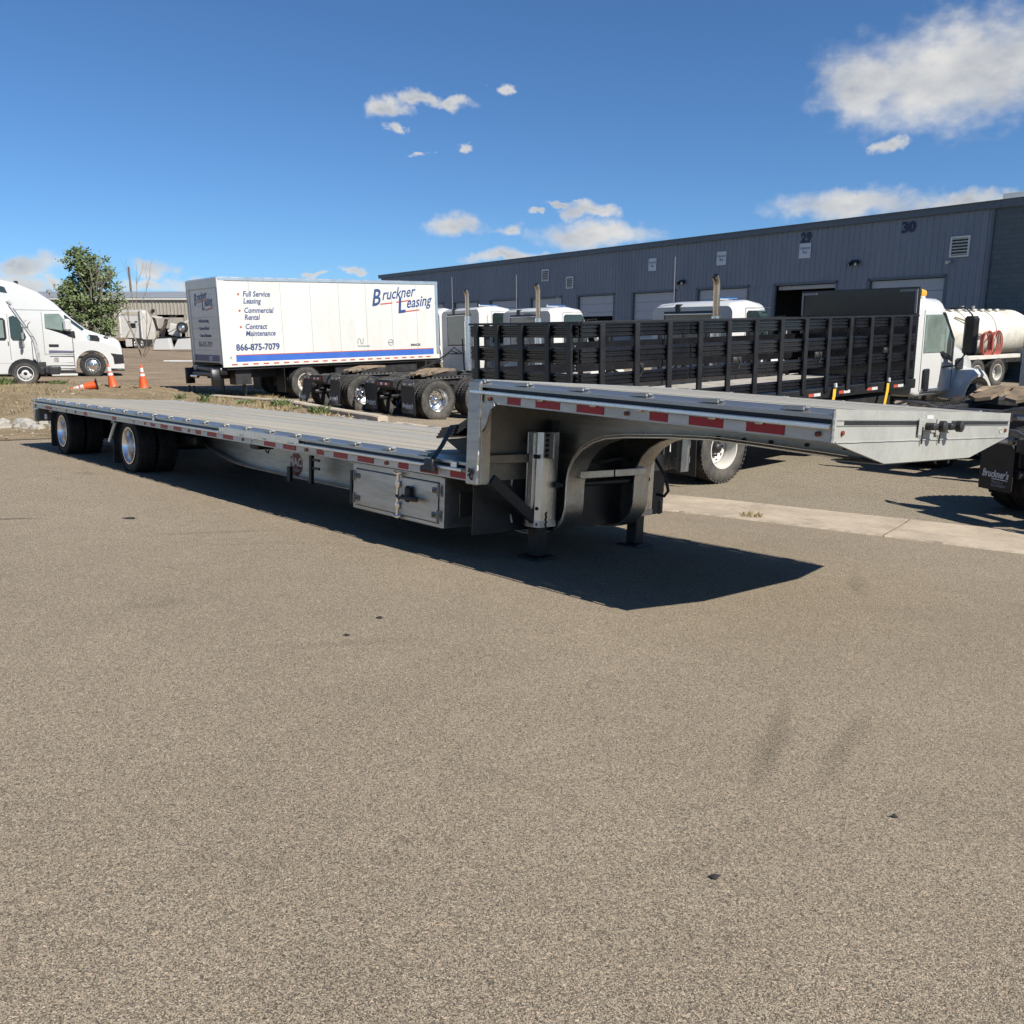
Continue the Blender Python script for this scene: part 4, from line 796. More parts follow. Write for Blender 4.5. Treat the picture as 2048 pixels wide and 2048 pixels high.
S_ = lambda body, x, z, sz, m=NAVY, sh=.2, bo=.004, sx=.82: text(body, m, bd, sz, (x, -hw - .003, z), (1, 0, 0), (0, 0, 1), 'LEFT', sh, bo, .003, sx)
for z, a, b in ((3.18, 'Full Service', 'Leasing'), (2.70, 'Commercial', 'Rental'), (2.22, 'Contract', 'Maintenance')):
    S_(a, -1.94, z, .225, sx=.84); S_(b, -1.94, z - .205, .225, sx=.84)
    MB().bx(-2.10, -2.04, -hw - .006, -hw - .001, z + .035, z + .095).build('bullet', REDV, bd)
S_('866-875-7079', -2.27, 1.59, .27, sx=.92, sh=0, bo=.008)
def logo(parent, T, sc):
    """two-line dealer logo; T(u, v) maps logo metres to (point, right, up)"""
    P, r, u = T
    def w(a, b): return tuple(Vector(P) + Vector(r) * a * sc + Vector(u) * b * sc)
    text('B', NAVY, parent, .62 * sc, w(0, -.02), r, u, 'LEFT', .25, .012, .003, .8); text('ruckner', NAVY, parent, .42 * sc, w(.34, .10), r, u, 'LEFT', .3, .006, .003, .80)
    text('L', NAVY, parent, .56 * sc, w(.84, -.30), r, u, 'LEFT', .1, .02, .003, .9); text('easing', NAVY, parent, .42 * sc, w(1.12, -.20), r, u, 'LEFT', .3, .006, .003, .82)
L0 = Vector((2.48, -hw - .003, 2.93)); ru = Vector((1, 0, .11)).normalized(); uu = Vector((-.0, 0, 1))
logo(bd, (L0, ru, uu), 1.22)
def bar(parent, a, b, h, n, m=REDV):
    a, b, n = Vector(a), Vector(b), Vector(n); up = Vector((0, 0, h)); MB().add([a, b, b + up, a + up] + [p + n * .003 for p in (a, b, b + up, a + up)], [(0, 1, 2, 3), (7, 6, 5, 4), (0, 4, 5, 1), (1, 5, 6, 2), (2, 6, 7, 3), (3, 7, 4, 0)]).build('logo_underline', m, parent)
bar(bd, (2.83, -hw - .002, 2.945), (3.30, -hw - .002, 2.99), .04, (0, -1, 0)); bar(bd, (3.46, -hw - .002, 3.01), (4.04, -hw - .002, 3.08), .04, (0, -1, 0)); bar(bd, (3.62, -hw - .002, 2.68), (4.38, -hw - .002, 2.76), .04, (0, -1, 0))
# partner marks near the stripe
MB().tube([(1.90, -hw - .004, 1.68), (1.90, -hw - .004, 1.82), (1.94, -hw - .004, 1.86), (1.99, -hw - .004, 1.84), (2.02, -hw - .004, 1.70), (2.06, -hw - .004, 1.68), (2.10, -hw - .004, 1.72), (2.10, -hw - .004, 1.86)], .011, 6).build('emblem', GREYV, bd)
text('NationaLease', GREYV, bd, .085, (1.88, -hw - .003, 1.585), (1, 0, 0), (0, 0, 1), 'LEFT', .1, .001, .003)
MB().tube([(3.17 + .095 * math.cos(k * PI / 12), -hw - .004, 1.70 + .095 * math.sin(k * PI / 12)) for k in range(25)], .010, 6).bx(3.06, 3.28, -hw - .008, -hw - .002, 1.685, 1.715).tube([(3.24, -hw - .004, 1.77), (3.29, -hw - .004, 1.82)], .008, 6).build('emblem', GREYV, bd)
text('MACK', BLK, bd, .105, (3.98, -hw - .003, 1.56), (1, 0, 0), (0, 0, 1), 'LEFT', 0, .004, .003, 1.35)
# rear doors
rd = MB().bx(x0 - .012, x0, -1.06, 1.06, zb + .16, zt - .32, .006).build('roll_door', BOXW, bd)
for k in range(6): MB().bx(x0 - .015, x0 - .012, -1.05, 1.05, zb + .5 + k * .33, zb + .508 + k * .33).build('door_seam', GREYV, rd)
logo(rd, (Vector((x0 - .014, .72, 2.98)), Vector((0, -1, .1)).normalized(), uu), .78)
bar(rd, (x0 - .014, .42, 3.02), (x0 - .014, -.5, 3.11), .04, (-1, 0, 0)); bar(rd, (x0 - .014, -.2, 2.78), (x0 - .014, -.85, 2.84), .04, (-1, 0, 0))
for z, s in ((2.44, '\u2022 Full Service Leasing'), (2.22, '\u2022 Commercial Rental'), (2.0, '\u2022 Contract Maintenance')): text(s, NAVY, rd, .14, (x0 - .0145, .5, z), (0, -1, 0), (0, 0, 1), 'LEFT', .2, .002, .003, .74)
text('866-875-7079', GREYV, rd, .24, (x0 - .0145, .62, 1.70), (0, -1, 0), (0, 0, 1), 'LEFT', 0, .004, .003, .85)
MB().bx(x0 - .016, x0 - .0125, -1.05, 1.05, zb + .17, zb + .36).build('blue_stripe', NAVY, rd); text('BST', WHTX, rd, .18, (x0 - .017, -.2, zb + .19), (0, -1, 0), (0, 0, 1), 'LEFT', 0, .003, .003)
for s in (-1, 1): MB().bx(x0 - .03, x0 + .0, s * 1.06, s * 1.20, zb + .1, zt - .3, .01).build('door_post', BOXW, bd)
# lift gate, chassis, wheels, cab front
lg = MB().bx(x0 - .10, x0 + .12, -1.2, 1.2, zb - .22, zb - .01, .01).bx(x0 - .35, x0 - .08, -1.15, -1.05, .55, zb - .05, .01).bx(x0 - .35, x0 - .08, 1.05, 1.15, .55, zb - .05, .01).cyl((x0 - .2, -.75, .88), (x0 - .2, .75, .88), .07).build('lift_gate', BLK, bt)
MB().cyl((x0 - .28, .2, .80), (x0 - .28, .75, .80), .05).build('lift_cylinder', CHR, lg); MB().tube([(x0 - .3, 1.0, .5), (x0 - .3, 1.0, .2), (x0 - .3, .6, .2), (x0 - .3, .6, .5)], .03, 6).build('lift_step', BLK, lg)
for y in (-.6, .9): MB().bx(x0 - .115, x0 - .10, y - .1, y + .1, zb - .12, zb - .04, .01).build('tail_lamp', WHTT, lg)
MB().bx(x0 + .1, x1, -.45, .45, .72, 1.08).bx(x0 + .1, x1 - .1, -hw + .05, hw - .05, 1.02, 1.099).bx(x0 + .4, x0 + .9, -1.1, -.6, .55, 1.0).bx(1.1, 4.3, -1.15, -.75, .45, 1.0, .03).bx(1.1, 4.3, .75, 1.15, .45, 1.0, .03).build('chassis_frame', FRM, bt)
for s in (-1, 1):
    wheel(bt, 0, s * 1.1, .51, s, 'dual', tyre=TYG, hub=HBR, rim=RMW); wheel(bt, 6.25, s * 1.0, .51, s, 'steer', tyre=TYG)
    MB().bx(-.75, -.735, s * .62, s * 1.24, .24, 1.0, .004).build('mud_flap', FLAP, bt); MB().bx(-1.95, -1.93, s * .75, s * 1.0, .18, .98, .004).build('mud_flap', FLAP, bt)
MB().cyl((0, -.9, .51), (0, .9, .51), .09).build('axle', FRM, bt)
cb = MB().loft([rrect(2.2, .9, 2.75, .2, 5, 5.35, 0, .08), rrect(2.2, .9, 2.85, .22, 5, 5.7, 0, .08), rrect(2.15, .9, 2.7, .25, 5, 6.6, 0, .08), rrect(2.0, .9, 1.95, .25, 5, 7.0, 0, .08), rrect(1.8, .85, 1.6, .25, 5, 7.9, 0, .08)]).build('cab', WHT, bt)
for s in (-1, 1): MB().prism([(5.75, 1.85), (5.75, 2.5), (6.5, 2.5), (6.8, 1.9)], 1, s * 1.10, s * 1.112).build('side_window', GLS, cb)
MB().tube([(x1 + .06, -hw + .05, zb + .4), (x1 + .06, -hw - .05, zb + .1), (x1 + .3, -hw - .05, .85), (x1 + .35, -hw + .2, .8)], .025, 6).build('side_guard', WHT, bt)

# ================================================================== black stake-bed truck
sk = thing('stake_bed_truck', 'black stake bed truck with slatted side gates, tall black headboard and white cab', 'stake truck'); pose(sk, (.163, 12.015, -.651), 52.76, 1.93, .81)
LB, ZF, HF, HB = 8.2, 1.274, 1.12, 1.22
MB().bx(0, LB, -HB + .02, HB - .02, ZF - .05, ZF, .004).build('bed_floor', mat('bed_floor_plate', (.42, .39, .34), .6, .2, .2, 3, .8, 90, .5, (.25, .21, .16)), sk)
tr_ = MB()
for k in range(9):
    for j in range(20): tr_.obx((.35 + k * .2, -1.1 + j * .115, ZF + .003), (.05, .014, .004), (0, 0, .7 if (j + k) % 2 else -.7))
tr_.build('tread_plate', ALUB, sk)
sr = MB().bx(-.05, LB + .05, -HB - .03, -HB + .05, ZF - .17, ZF - .0, .01).bx(-.05, LB + .05, HB - .05, HB + .03, ZF - .17, ZF - .0, .01).bx(-.08, .02, -HB, HB, ZF - .2, ZF, .01).build('bed_rail', BLK, sk)
for k in range(9):
    for s in (-1, 1):
        MB().bx(.6 + k * .86, .75 + k * .86, s * (HB + .031), s * (HB + .036), ZF - .12, ZF - .07).build('reflective_tape', REDV, sr); MB().bx(.75 + k * .86, .93 + k * .86, s * (HB + .031), s * (HB + .036), ZF - .12, ZF - .07).build('reflective_tape', WHTT, sr)
def slatprof(s, z0, h): # ribbed board profile in (y,z)
    out = []; n = 3
    for i in range(n):
        a = z0 + h * i / n; st = h / n
        out += [(0, a), (0, a + st * .18), (-.016, a + st * .32), (-.016, a + st * .72), (0, a + st * .86)]
    return [(s * (HB + .0) + y * -s * -1 if s > 0 else -HB + y, z) for y, z in out + [(0, z0 + h)]] + [((HB + .004 if s > 0 else -HB + .02), z0 + h), ((HB + .004 if s > 0 else -HB + .02), z0)]
SL = [(.02, .16), (.335, .16), (.62, .20), (.95, .16)]
NB = 4
for s in (-1, 1):
    for p in range(NB):
        a, b = p * LB / NB + .012, (p + 1) * LB / NB - .012
        for z, h in SL:
            pr = []
            for i in range(3):
                q = ZF + z + h * i / 3; st = h / 3; pr += [(s * HB, q), (s * HB, q + st * .18), (s * (HB + .016), q + st * .32), (s * (HB + .016), q + st * .72), (s * HB, q + st * .86)]
            pr += [(s * HB, ZF + z + h), (s * (HB - .02), ZF + z + h), (s * (HB - .02), ZF + z)]
            MB().extr(pr, a, 0, b, 0).build('slat', BLKP, sk)
        pa = MB().bx(a + .9, a + 1.1, s * (HB + .02), s * (HB + .04), ZF + .50, ZF + .60, .01).tube([(a + 1.0, s * (HB + .04), ZF + .6), (a + 1.06, s * (HB + .05), ZF + .5), (a + 1.0, s * (HB + .05), ZF + .42)], .008, 6); pa.build('gate_latch', FRM, sk)
    for k in range(13): x = .33 + k * .628; MB().bx(x - .045, x + .045, s * (HB + .017), s * (HB + .065), ZF - .06, ZF + HF, .008).build('stake_post', BLK, sk)
    MB().bx(.0, LB, s * (HB - .01), s * (HB + .03), ZF + HF, ZF + HF + .03, .004).build('top_rail', BLK, sk)
for z, h in SL:
    for a, b in ((-HB + .03, -.012), (.012, HB - .03)):
        pr = []
        for i in range(3):
            q = ZF + z + h * i / 3; st = h / 3; pr += [(0., q), (0., q + st * .18), (-.016, q + st * .32), (-.016, q + st * .72), (0., q + st * .86)]
        pr += [(0., ZF + z + h), (.02, ZF + z + h), (.02, ZF + z)]
        MB().prism(pr, 1, a, b).build('slat', BLKP, sk)
for y in (-HB + .16, -.62, -.06, .5, 1.0): MB().bx(-.065, -.017, y - .045, y + .045, ZF - .06, ZF + HF, .008).build('stake_post', BLK, sk)
MB().bx(-.03, .02, -HB, HB, ZF + HF, ZF + HF + .03, .004).build('top_rail', BLK, sk)
hb_ = MB().bx(LB - .03, LB + .04, -HB, HB, ZF, 2.92, .01).build('headboard', BLKP, sk)
for s in (-1, 1): MB().bx(LB - .05, LB - .031, s * (HB - .02), s * (HB - .06), 2.45, 2.88).bx(LB - .05, LB - .031, s * (HB - .06), s * (HB - .36), 2.84, 2.88).build('reflective_corner', GREYV, hb_)
MB().bx(.2, 12.2, -.45, -.35, .85, 1.1).bx(.2, 12.2, .35, .45, .85, 1.1).bx(4.0, 5.6, -1.15, -.6, .55, 1.05, .02).bx(4.0, 5.6, .6, 1.15, .55, 1.05, .02).bx(6.2, 7.6, -1.15, -.6, .6, 1.05, .02).build('chassis_frame', FRM, sk)
for s in (-1, 1):
    wheel(sk, 2.9, s * 1.08, .515, s, 'dual', tyre=TYG, rim=RMW, hub=HBB); MB().bx(2.22, 2.235, s * .60, s * 1.24, .18, 1.05, .004).build('mud_flap', FLAP, sk)
    MB().bx(1.72, 1.76, s * (1.1), s * (1.18), .35, 1.0, .01).build('guard_post', WHTT, sk)
MB().cyl((2.9, -.9, .515), (2.9, .9, .515), .09).build('axle', FRM, sk)
for x in (5.45, 7.1): # yellow tie-down straps hanging off the rail
    st = MB().loft([[(x - .04 + d, -HB - .075 - o, z), (x + .04 + d, -HB - .075 - o, z), (x + .04 + d, -HB - .07 - o, z), (x - .04 + d, -HB - .07 - o, z)] for d, o, z in ((.12, 0, ZF - .02), (.08, .02, ZF - .14), (.0, .04, ZF - .30), (-.05, .05, ZF - .44))], False).build('tie_strap', YEL, sk)
    MB().cyl((x + .13, -HB - .08, ZF + .0), (x + .13, -HB - .07, ZF + .07), .03, n=8).build('strap_ring', WHT, st)
# cab of the stake truck
xc = LB + .18
cb = MB().loft([rrect(2.2, .95, 2.66, .15, 5, xc, 0, .08), rrect(2.22, .9, 2.74, .22, 5, xc + .2, 0, .08), rrect(2.2, .9, 2.72, .26, 5, xc + 1.0, 0, .08), rrect(2.12, .9, 2.55, .3, 5, xc + 1.3, 0, .08), rrect(1.98, .9, 1.98, .3, 5, xc + 1.75, 0, .08), rrect(1.9, .9, 1.85, .3, 5, xc + 1.85, 0, .08)]).build('cab', WHT, sk)
MB().bx(xc + .33, xc + .47, -1.0, -.84, 2.66, 2.76, .02).build('beacon_base', WHT, cb); MB().loft([rrect(.16, 2.74, 2.90, .04, 3, xc + .30, -.92), rrect(.14, 2.75, 2.87, .04, 3, xc + .50, -.92)]).build('beacon', mat('amber_beacon', (.85, .36, .02), .2, 0, .1, 20), cb)
for s in (-1, 1):
    y = s * 1.112
    MB().prism([(xc + .32, 1.72), (xc + .32, 2.42), (xc + .95, 2.42), (xc + 1.40, 1.95), (xc + 1.40, 1.60), (xc + .95, 1.72)], 1, y - .006, y + .006).build('side_window', GLSL if s < 0 else GLS, cb)
    MB().prism([(xc + .95, 2.46), (xc + 1.02, 2.46), (xc + 1.46, 1.95), (xc + 1.46, 1.5), (xc + 1.0, 1.68), (xc + 1.0, 1.74), (xc + 1.38, 1.62), (xc + 1.38, 1.95)], 1, y - .012, y + .012).build('window_frame', BLK, cb)
    MB().bx(xc + .26, xc + .266, y - .004, y + .004, 1.0, 2.5).build('door_seam', FRM, cb); MB().bx(xc + 1.46, xc + 1.466, y - .008, y + .0, 1.0, 1.9).build('door_seam', FRM, cb)
    mi = MB().tube([(xc + 1.2, s * 1.1, 2.52), (xc + 1.3, s * 1.35, 2.54), (xc + 1.32, s * 1.48, 2.4), (xc + 1.32, s * 1.48, 1.75), (xc + 1.2, s * 1.3, 1.45), (xc + 1.1, s * 1.1, 1.42)], .016, 6).build('mirror_arm', BLK, cb)
    MB().bx(xc + 1.28, xc + 1.42, s * 1.34, s * 1.60, 1.65, 2.38, .05).build('mirror', BLK, mi)
    MB().bx(xc + .35, xc + .95, s * 1.0, s * 1.16, .62, .68, .01).bx(xc + .3, xc + 1.0, s * .98, s * 1.14, .98, 1.04, .01).build('step', ALUB, cb)
MB().bx(xc + .35, xc + .55, -1.16, -1.11, 1.0, 1.42, .03).build('side_vent', BLK, cb)
hd = MB().loft([rrect(1.85, .9, 1.86, .22, 5, xc + 1.86, 0, .06), rrect(1.7, .85, 1.80, .25, 5, xc + 2.4, 0, .06), rrect(1.45, .8, 1.62, .28, 5, xc + 3.1, 0, .06), rrect(1.3, .8, 1.40, .28, 5, xc + 3.3, 0, .06)]).build('hood', WHT, sk)
for s in (-1, 1):
    MB().bx(xc + 2.0, xc + 2.3, s * .925, s * .94, 1.32, 1.55, .01).build('hood_vent', BLK, hd)
    rg = []
    for k in range(13):
        a = R(10 + 160 * k / 12); c, q = math.cos(a), math.sin(a); X, Z = xc + 2.55, .62
        rg.append([(X - .60 * c, s * .70, Z + .58 * q), (X - .78 * c, s * .70, Z + .76 * q + .02), (X - .74 * c, s * 1.10, Z + .70 * q), (X - .64 * c, s * 1.17, Z + .60 * q), (X - .58 * c, s * 1.16, Z + .54 * q)])
    MB().loft(rg).build('fender', WHT, hd)
    wheel(sk, xc + 2.55, s * 1.0, .515, s, 'steer', tyre=TYG, rim=None)
MB().bx(xc + 3.25, xc + 3.42, -1.15, 1.15, .5, .8, .05).build('bumper', CHR, sk)

# ================================================================== vacuum tank truck behind it
vt = thing('vacuum_tank_truck', 'cream vacuum tank truck with red hose coils on its side near the building', 'tank truck'); pose(vt, (15.9, 32.4, gzf(16.5, 32)), 58, 1.5, .4)
tk = MB().lathe([(.001, -1.75), (.45, -1.70), (.75, -1.55), (.86, -1.3), (.87, 0), (.87, 4.4), (.8, 4.7), (.001, 4.9)], (0, 0, 1.95), 0, 36).build('tank', mat('cream_tank_paint', (.60, .58, .52), .45, 0, .1, 2, .15, 40, .6, (.30, .25, .185), coat=.1), vt)
for x in (-1.3, .4, 2.2): MB().lathe([(.872, -.03), (.895, -.03), (.895, .03), (.872, .03)], (x, 0, 1.95), 0, 36, True).build('tank_band', WHTD, tk)
for q_ in ([(-1.7, -.5, 1.6), (-1.5, -.8, 1.2), (-1.0, -.95, 1.0), (-.3, -.95, .9)], [(-1.72, .1, 2.6), (-1.6, -.35, 2.72), (-1.0, -.6, 2.66)], [(-1.75, -.2, 1.35), (-1.72, -.5, .9), (-1.4, -.7, .8)]): MB().tube(q_, .055, 8).build('pipe', FRM, vt)
for x_, z_ in ((-1.2, 2.72), (-.6, 2.8), (.9, 2.82), (1.6, 2.82)): MB().cyl((x_, -.2, z_ - .1), (x_, -.2, z_ + .14), .09, n=12).build('tank_fitting', GREYV, tk)
MB().cyl((-1.78, 0, 2.0), (-1.70, 0, 2.0), .36, n=24).build('manway', WHTD, tk)
MB().bx(-1.2, 3.8, -.25, .25, 2.79, 2.84).build('catwalk', ALUD, tk)
for k in range(9): MB().bx(-1.1 + k * .5, -.9 + k * .5, -.40, -.30, 2.76, 2.84, .02).build('walkway_bracket', WHTD, tk)
for x in (1.25, 1.85):
    hs = MB()
    for k in range(4): hs.tube([(x + (.26 + .025 * k) * math.cos(a * PI / 10), -.98 - .05 * k, 1.56 + (.42 + .02 * k) * math.sin(a * PI / 10)) for a in range(21)], .024, 7)
    hs.build('hose_coil', REDH, vt)
MB().tube([(-.3, -.7, 2.55), (.2, -.86, 2.4), (.8, -.93, 1.95), (1.25, -.95, 1.9)], .03, 6).build('suction_hose', mat('tan_hose', (.25, .19, .12), .7), vt)
bx_ = MB().bx(-.3, 3.4, -1.2, -.9, 1.02, 1.16, .01).bx(-.3, -.05, -1.22, -.9, .45, 1.16, .01).bx(-1.5, -.05, -1.2, 1.2, .42, .55, .01).build('side_bumper', WHTD, vt)
for y in (-.95, -.75, -.55): MB().cyl((-1.52, y, .95), (-1.50, y, .95), .075, n=14).build('tail_lamp', REDL if y < -.6 else FRM, vt)
MB().bx(-1.5, 6.5, -.45, .45, .8, 1.1).bx(-1.5, -1.35, -1.1, 1.1, .6, 1.1).build('chassis_frame', FRM, vt)
for x in (.55, 1.9, 6.6):
    for s in (-1, 1): wheel(vt, x, s * 1.08, .515, s, 'dual' if x < 5 else 'steer', tyre=TYG, rim=RMW)
cb = MB().loft([rrect(2.2, .9, 2.5, .15, 5, 5.1, 0, .08), rrect(2.2, .9, 2.6, .22, 5, 5.4, 0, .08), rrect(2.15, .9, 2.5, .25, 5, 6.3, 0, .08), rrect(1.9, .9, 1.8, .25, 5, 6.8, 0, .08), rrect(1.6, .9, 1.5, .25, 5, 7.8, 0, .08)]).build('cab', WHT, vt)
for s in (-1, 1): MB().prism([(5.5, 1.75), (5.5, 2.35), (6.2, 2.35), (6.55, 1.8)], 1, s * 1.095, s * 1.11).build('side_window', GLS, cb)
# ================================================================== aero sleeper tractor, far left
def pxat(px, py, dep):
    c, s = math.cos(R(-10.8)), math.sin(R(-10.8)); d = ((px - 1024) / 1709.9, 1., -(py - 1024) / 1709.9)
    return Vector((d[0] * dep, (d[1] * c - d[2] * s) * dep, CAMZ + (d[1] * s + d[2] * c) * dep))
sm = thing('sleeper_tractor', 'large white aerodynamic sleeper tractor parked behind the step van', 'truck'); pose(sm, (-18.81, 38.92, .215), 64)
bd = MB().loft([rrect(2.44, .28, 4.26, .3, 5, -6.4, 0, .06), rrect(2.44, .28, 4.22, .3, 5, -4.1, 0, .06), rrect(2.44, .28, 3.96, .32, 5, -2.75, 0, .06), rrect(2.44, .28, 3.58, .32, 5, -1.88, 0, .06), rrect(2.44, .28, 3.15, .3, 5, -1.3, 0, .06), rrect(2.42, .28, 2.80, .26, 5, -.97, 0, .06), rrect(2.38, .28, 2.5, .2, 5, -.68, 0, .06)]).build('cab', WHTV, sm)
hd = MB().loft([rrect(2.38, 1.05, 2.5, .2, 5, -.682, 0, .1), rrect(2.3, 1.05, 2.06, .2, 5, -.18, 0, .1), rrect(2.2, 1.05, 1.84, .25, 5, .39, 0, .1), rrect(2.1, 1.0, 1.66, .28, 5, 1.0, 0, .1), rrect(2.0, .8, 1.54, .25, 5, 1.13, 0, .1), rrect(1.9, .5, 1.25, .2, 5, 1.21, 0, .1), rrect(1.85, .4, .9, .2, 5, 1.23, 0, .1)]).build('hood', WHTV, sm)
for s in (-1, 1):
    arch = [(.64 * math.cos(R(a)), .51 + .64 * math.sin(R(a))) for a in range(-10, 191, 12)]
    MB().prism([(-.68, .25), (-.68, 1.5), (-.2, 1.58), (.4, 1.5), (1.0, 1.28), (1.2, .98), (1.26, .75), (1.25, .32), (.66, .30)] + arch, 1, s * .9, s * 1.2).build('fender', WHTV, hd)
    wheel(sm, 0, s * 1.06, .51, s, 'steer')
    y = s * 1.224
    MB().prism([(-1.70, 2.08), (-1.68, 2.66), (-1.12, 2.68), (-.93, 2.38), (-.86, 1.95)], 1, s * 1.20, s * 1.232).build('side_window', GLSL, bd)
    MB().prism([(-1.70, 2.07), (-1.2, 2.02), (-.85, 1.75), (-.58, 1.68), (-.60, 1.96), (-.86, 1.95)], 1, s * 1.20, s * 1.230).build('window_trim', BLK, bd)
    MB().prism([(-3.86, 3.97), (-3.04, 3.72), (-2.96, 3.48), (-3.75, 3.60), (-3.84, 3.70)], 1, s * 1.20, s * 1.232).build('sleeper_window', GLS, bd)
    MB().prism([(-.34, 1.86), (.28, 1.78), (.36, 1.66), (.32, 1.44), (-.26, 1.52)], 1, s * 1.05, s * 1.14).build('hood_vent', BLK, hd)
    MB().prism([(-.30, 1.80), (-.02, 1.76), (-.02, 1.60), (-.26, 1.62)], 1, s * 1.14, s * 1.146).build('vent_chrome', CHR, hd)
    MB().prism([(.74, 1.02), (1.0, .98), (1.24, .96), (1.26, .58), (.86, .55), (.84, .85)], 1, s * 1.195, s * 1.21).build('headlight', BLK, hd)
    MB().bx(-1.62, -1.25, y - .003, y + .008, 1.28, 1.40, .02).build('door_handle', BLK, bd)
    MB().bx(-1.80, -1.788, y - .004, y + .004, .95, 2.75).bx(-4.2, -1.0, y - .004, y + .004, 2.81, 2.822).bx(-1.8, -.7, y - .004, y + .004, .98, .99).bx(-4.05, -4.04, y + s * .02, y + s * .03, 2.9, 4.1).build('panel_seam', SEAM, bd)
    MB().prism([(-1.64, 1.15), (-.65, 1.12), (-.75, 1.05), (-1.64, 1.02)], 1, y - .004, y + .004).build('step_trim', mat('violet_grey_trim', (.10, .10, .15), .4), bd)
    MB().bx(-1.6, -.7, s * 1.19, s * 1.25, .38, .46, .01).bx(-1.5, -.75, s * 1.19, s * 1.22, .62, .86, .02).bx(-1.62, -.62, s * 1.12, s * 1.22, .06, .16, .02).build('side_fairing', WHTV, bd)
    for za, zb_ in ((.49, .515), (.885, .91), (.20, .24)): MB().bx(-1.62, -.7, s * 1.222, s * 1.236, za, zb_).build('step_gap', SEAM, bd)
    MB().bx(-.70, -.69, s * 1.19, s * 1.232, .3, 1.9).build('hood_gap', SEAM, bd)
    mi = MB().bx(-1.0, -.70, s * 1.22, s * 1.44, 1.95, 2.46, .08).build('mirror', WHTV, bd)
    MB().tube([(.55, s * .8, 1.72), (.62, s * 1.0, 1.78), (.85, s * 1.05, 1.86)], .02, 6).bx(.5, .7, s * .9, s * 1.06, 1.62, 1.74, .03).build('hood_mirror', BLK, hd)
MB().add([(-.955, -.9, 2.70), (-.955, .9, 2.70), (-.20, .92, 2.09), (-.20, -.92, 2.09)], [(0, 1, 2, 3)]).add([(-.95, -1.215, 2.66), (-.22, -1.16, 2.05), (-.3, -1.175, 1.98), (-.93, -1.22, 2.5)], [(0, 1, 2, 3)]).build('windshield', GLS, bd)
MB().bx(.6, 1.27, -1.2, 1.2, .26, .40, .04).bx(1.19, 1.25, -.75, .75, .4, 1.15, .03).build('grille', BLK, hd)
MB().bx(-2.75, -2.6, -.1, .1, 3.92, 4.06, .02).build('roof_camera', BLK, bd)
MB().bx(-5.5, -.7, -1.0, 1.0, .2, .6).build('chassis_frame', FRM, sm)

# ================================================================== step van
vn = thing('step_van', 'white step van cut by the left edge, windows dark, standing before the sleeper tractor', 'van'); pose(vn, (-18.04, 32.24, .135), 64)
bd = MB().loft([rrect(2.2, .38, 3.06, .12, 5, -6.0, 0, .05), rrect(2.2, .38, 3.06, .12, 5, -.95, 0, .05), rrect(2.2, .38, 2.98, .08, 5, -.42, 0, .05), rrect(2.18, .5, 2.80, .06, 5, -.32, 0, .05), rrect(2.16, .85, 1.72, .06, 5, .26, 0, .06), rrect(2.14, .9, 1.55, .06, 5, .34, 0, .06), rrect(2.1, .75, 1.15, .06, 5, .42, 0, .06)]).build('body', WHTV, vn)
MB().loft([rrect(2.22, 2.93, 3.10, .05, 3, -6.0), rrect(2.22, 2.93, 3.10, .05, 3, -.6), rrect(2.1, 2.9, 3.0, .05, 3, -.33)]).build('roof_cap', WHTV, bd)
for s in (-1, 1):
    y = s * 1.10
    MB().prism([(-1.6, 1.58), (-1.6, 2.38), (-.53, 2.36), (-.47, 2.28), (-.47, 1.66), (-.53, 1.58)], 1, y - .012, y + .012).build('window_frame', BLK, bd)
    MB().bx(-1.5, -1.02, y - .016, y + .016, 1.66, 2.3, .03).bx(-.96, -.53, y - .016, y + .016, 1.66, 2.3, .03).build('side_window', GLSL, bd)
    MB().prism([(-.34, 2.40), (-.20, 2.45), (-.05, 2.35), (.14, 1.70), (.08, 1.60), (-.28, 1.60), (-.34, 1.7)], 1, y - .02, y + .008).build('quarter_window', GLS, bd)
    MB().bx(-.46, -.42, y - .004, y + .02, 1.38, 1.55, .01).build('door_handle', BLK, bd)
    MB().bx(-.40, -.388, y - .004, y + .004, .9, 2.5).bx(.30, .308, y - .03, y + .002, .6, 1.6).bx(-1.7, .2, y - .003, y + .003, .78, .786).build('panel_seam', SEAM, bd)
    arch = [(.0 + .54 * math.cos(R(a)), .42 + .52 * math.sin(R(a))) for a in range(0, 181, 15)]
    MB().prism(arch, 1, y - .03, y + .006).build('wheel_arch', BLK, bd)
    wheel(vn, 0, s * 1.03, .41, s, 'van')
    wheel(vn, -4.2, s * 1.03, .41, s, 'van')
    mi = MB().tube([(.2, s * 1.05, 2.3), (.1, s * 1.3, 2.2), (.05, s * 1.35, 1.6), (.0, s * 1.1, 1.3)], .014, 6).build('mirror_arm', GREYV, bd)
    MB().bx(0, .08, s * 1.25, s * 1.42, 1.6, 1.85, .03).bx(0, .07, s * 1.2, s * 1.36, 1.32, 1.5, .03).build('mirror', GREYV, mi)
MB().add([(-.298, -.98, 2.74), (-.298, .98, 2.74), (.262, .98, 1.76), (.262, -.98, 1.76)], [(0, 1, 2, 3)]).build('windshield', GLS, bd)
for s in (-1, 1): MB().tube([(-.31, s * 1.09, 2.80), (.27, s * 1.08, 1.73), (.35, s * 1.07, 1.5), (.42, s * 1.05, .8)], .012, 6).build('front_edge_trim', SEAM, bd)
MB().bx(.42, 1.1, -.95, .95, .36, .62, .03).bx(.62, .78, -1.05, 1.05, .40, .66, .03).bx(.38, .62, -.6, .6, .3, .8).build('front_bumper', FRM, vn)
MB().bx(-5.9, .4, -.9, .9, .3, .5).build('chassis_frame', FRM, vn)

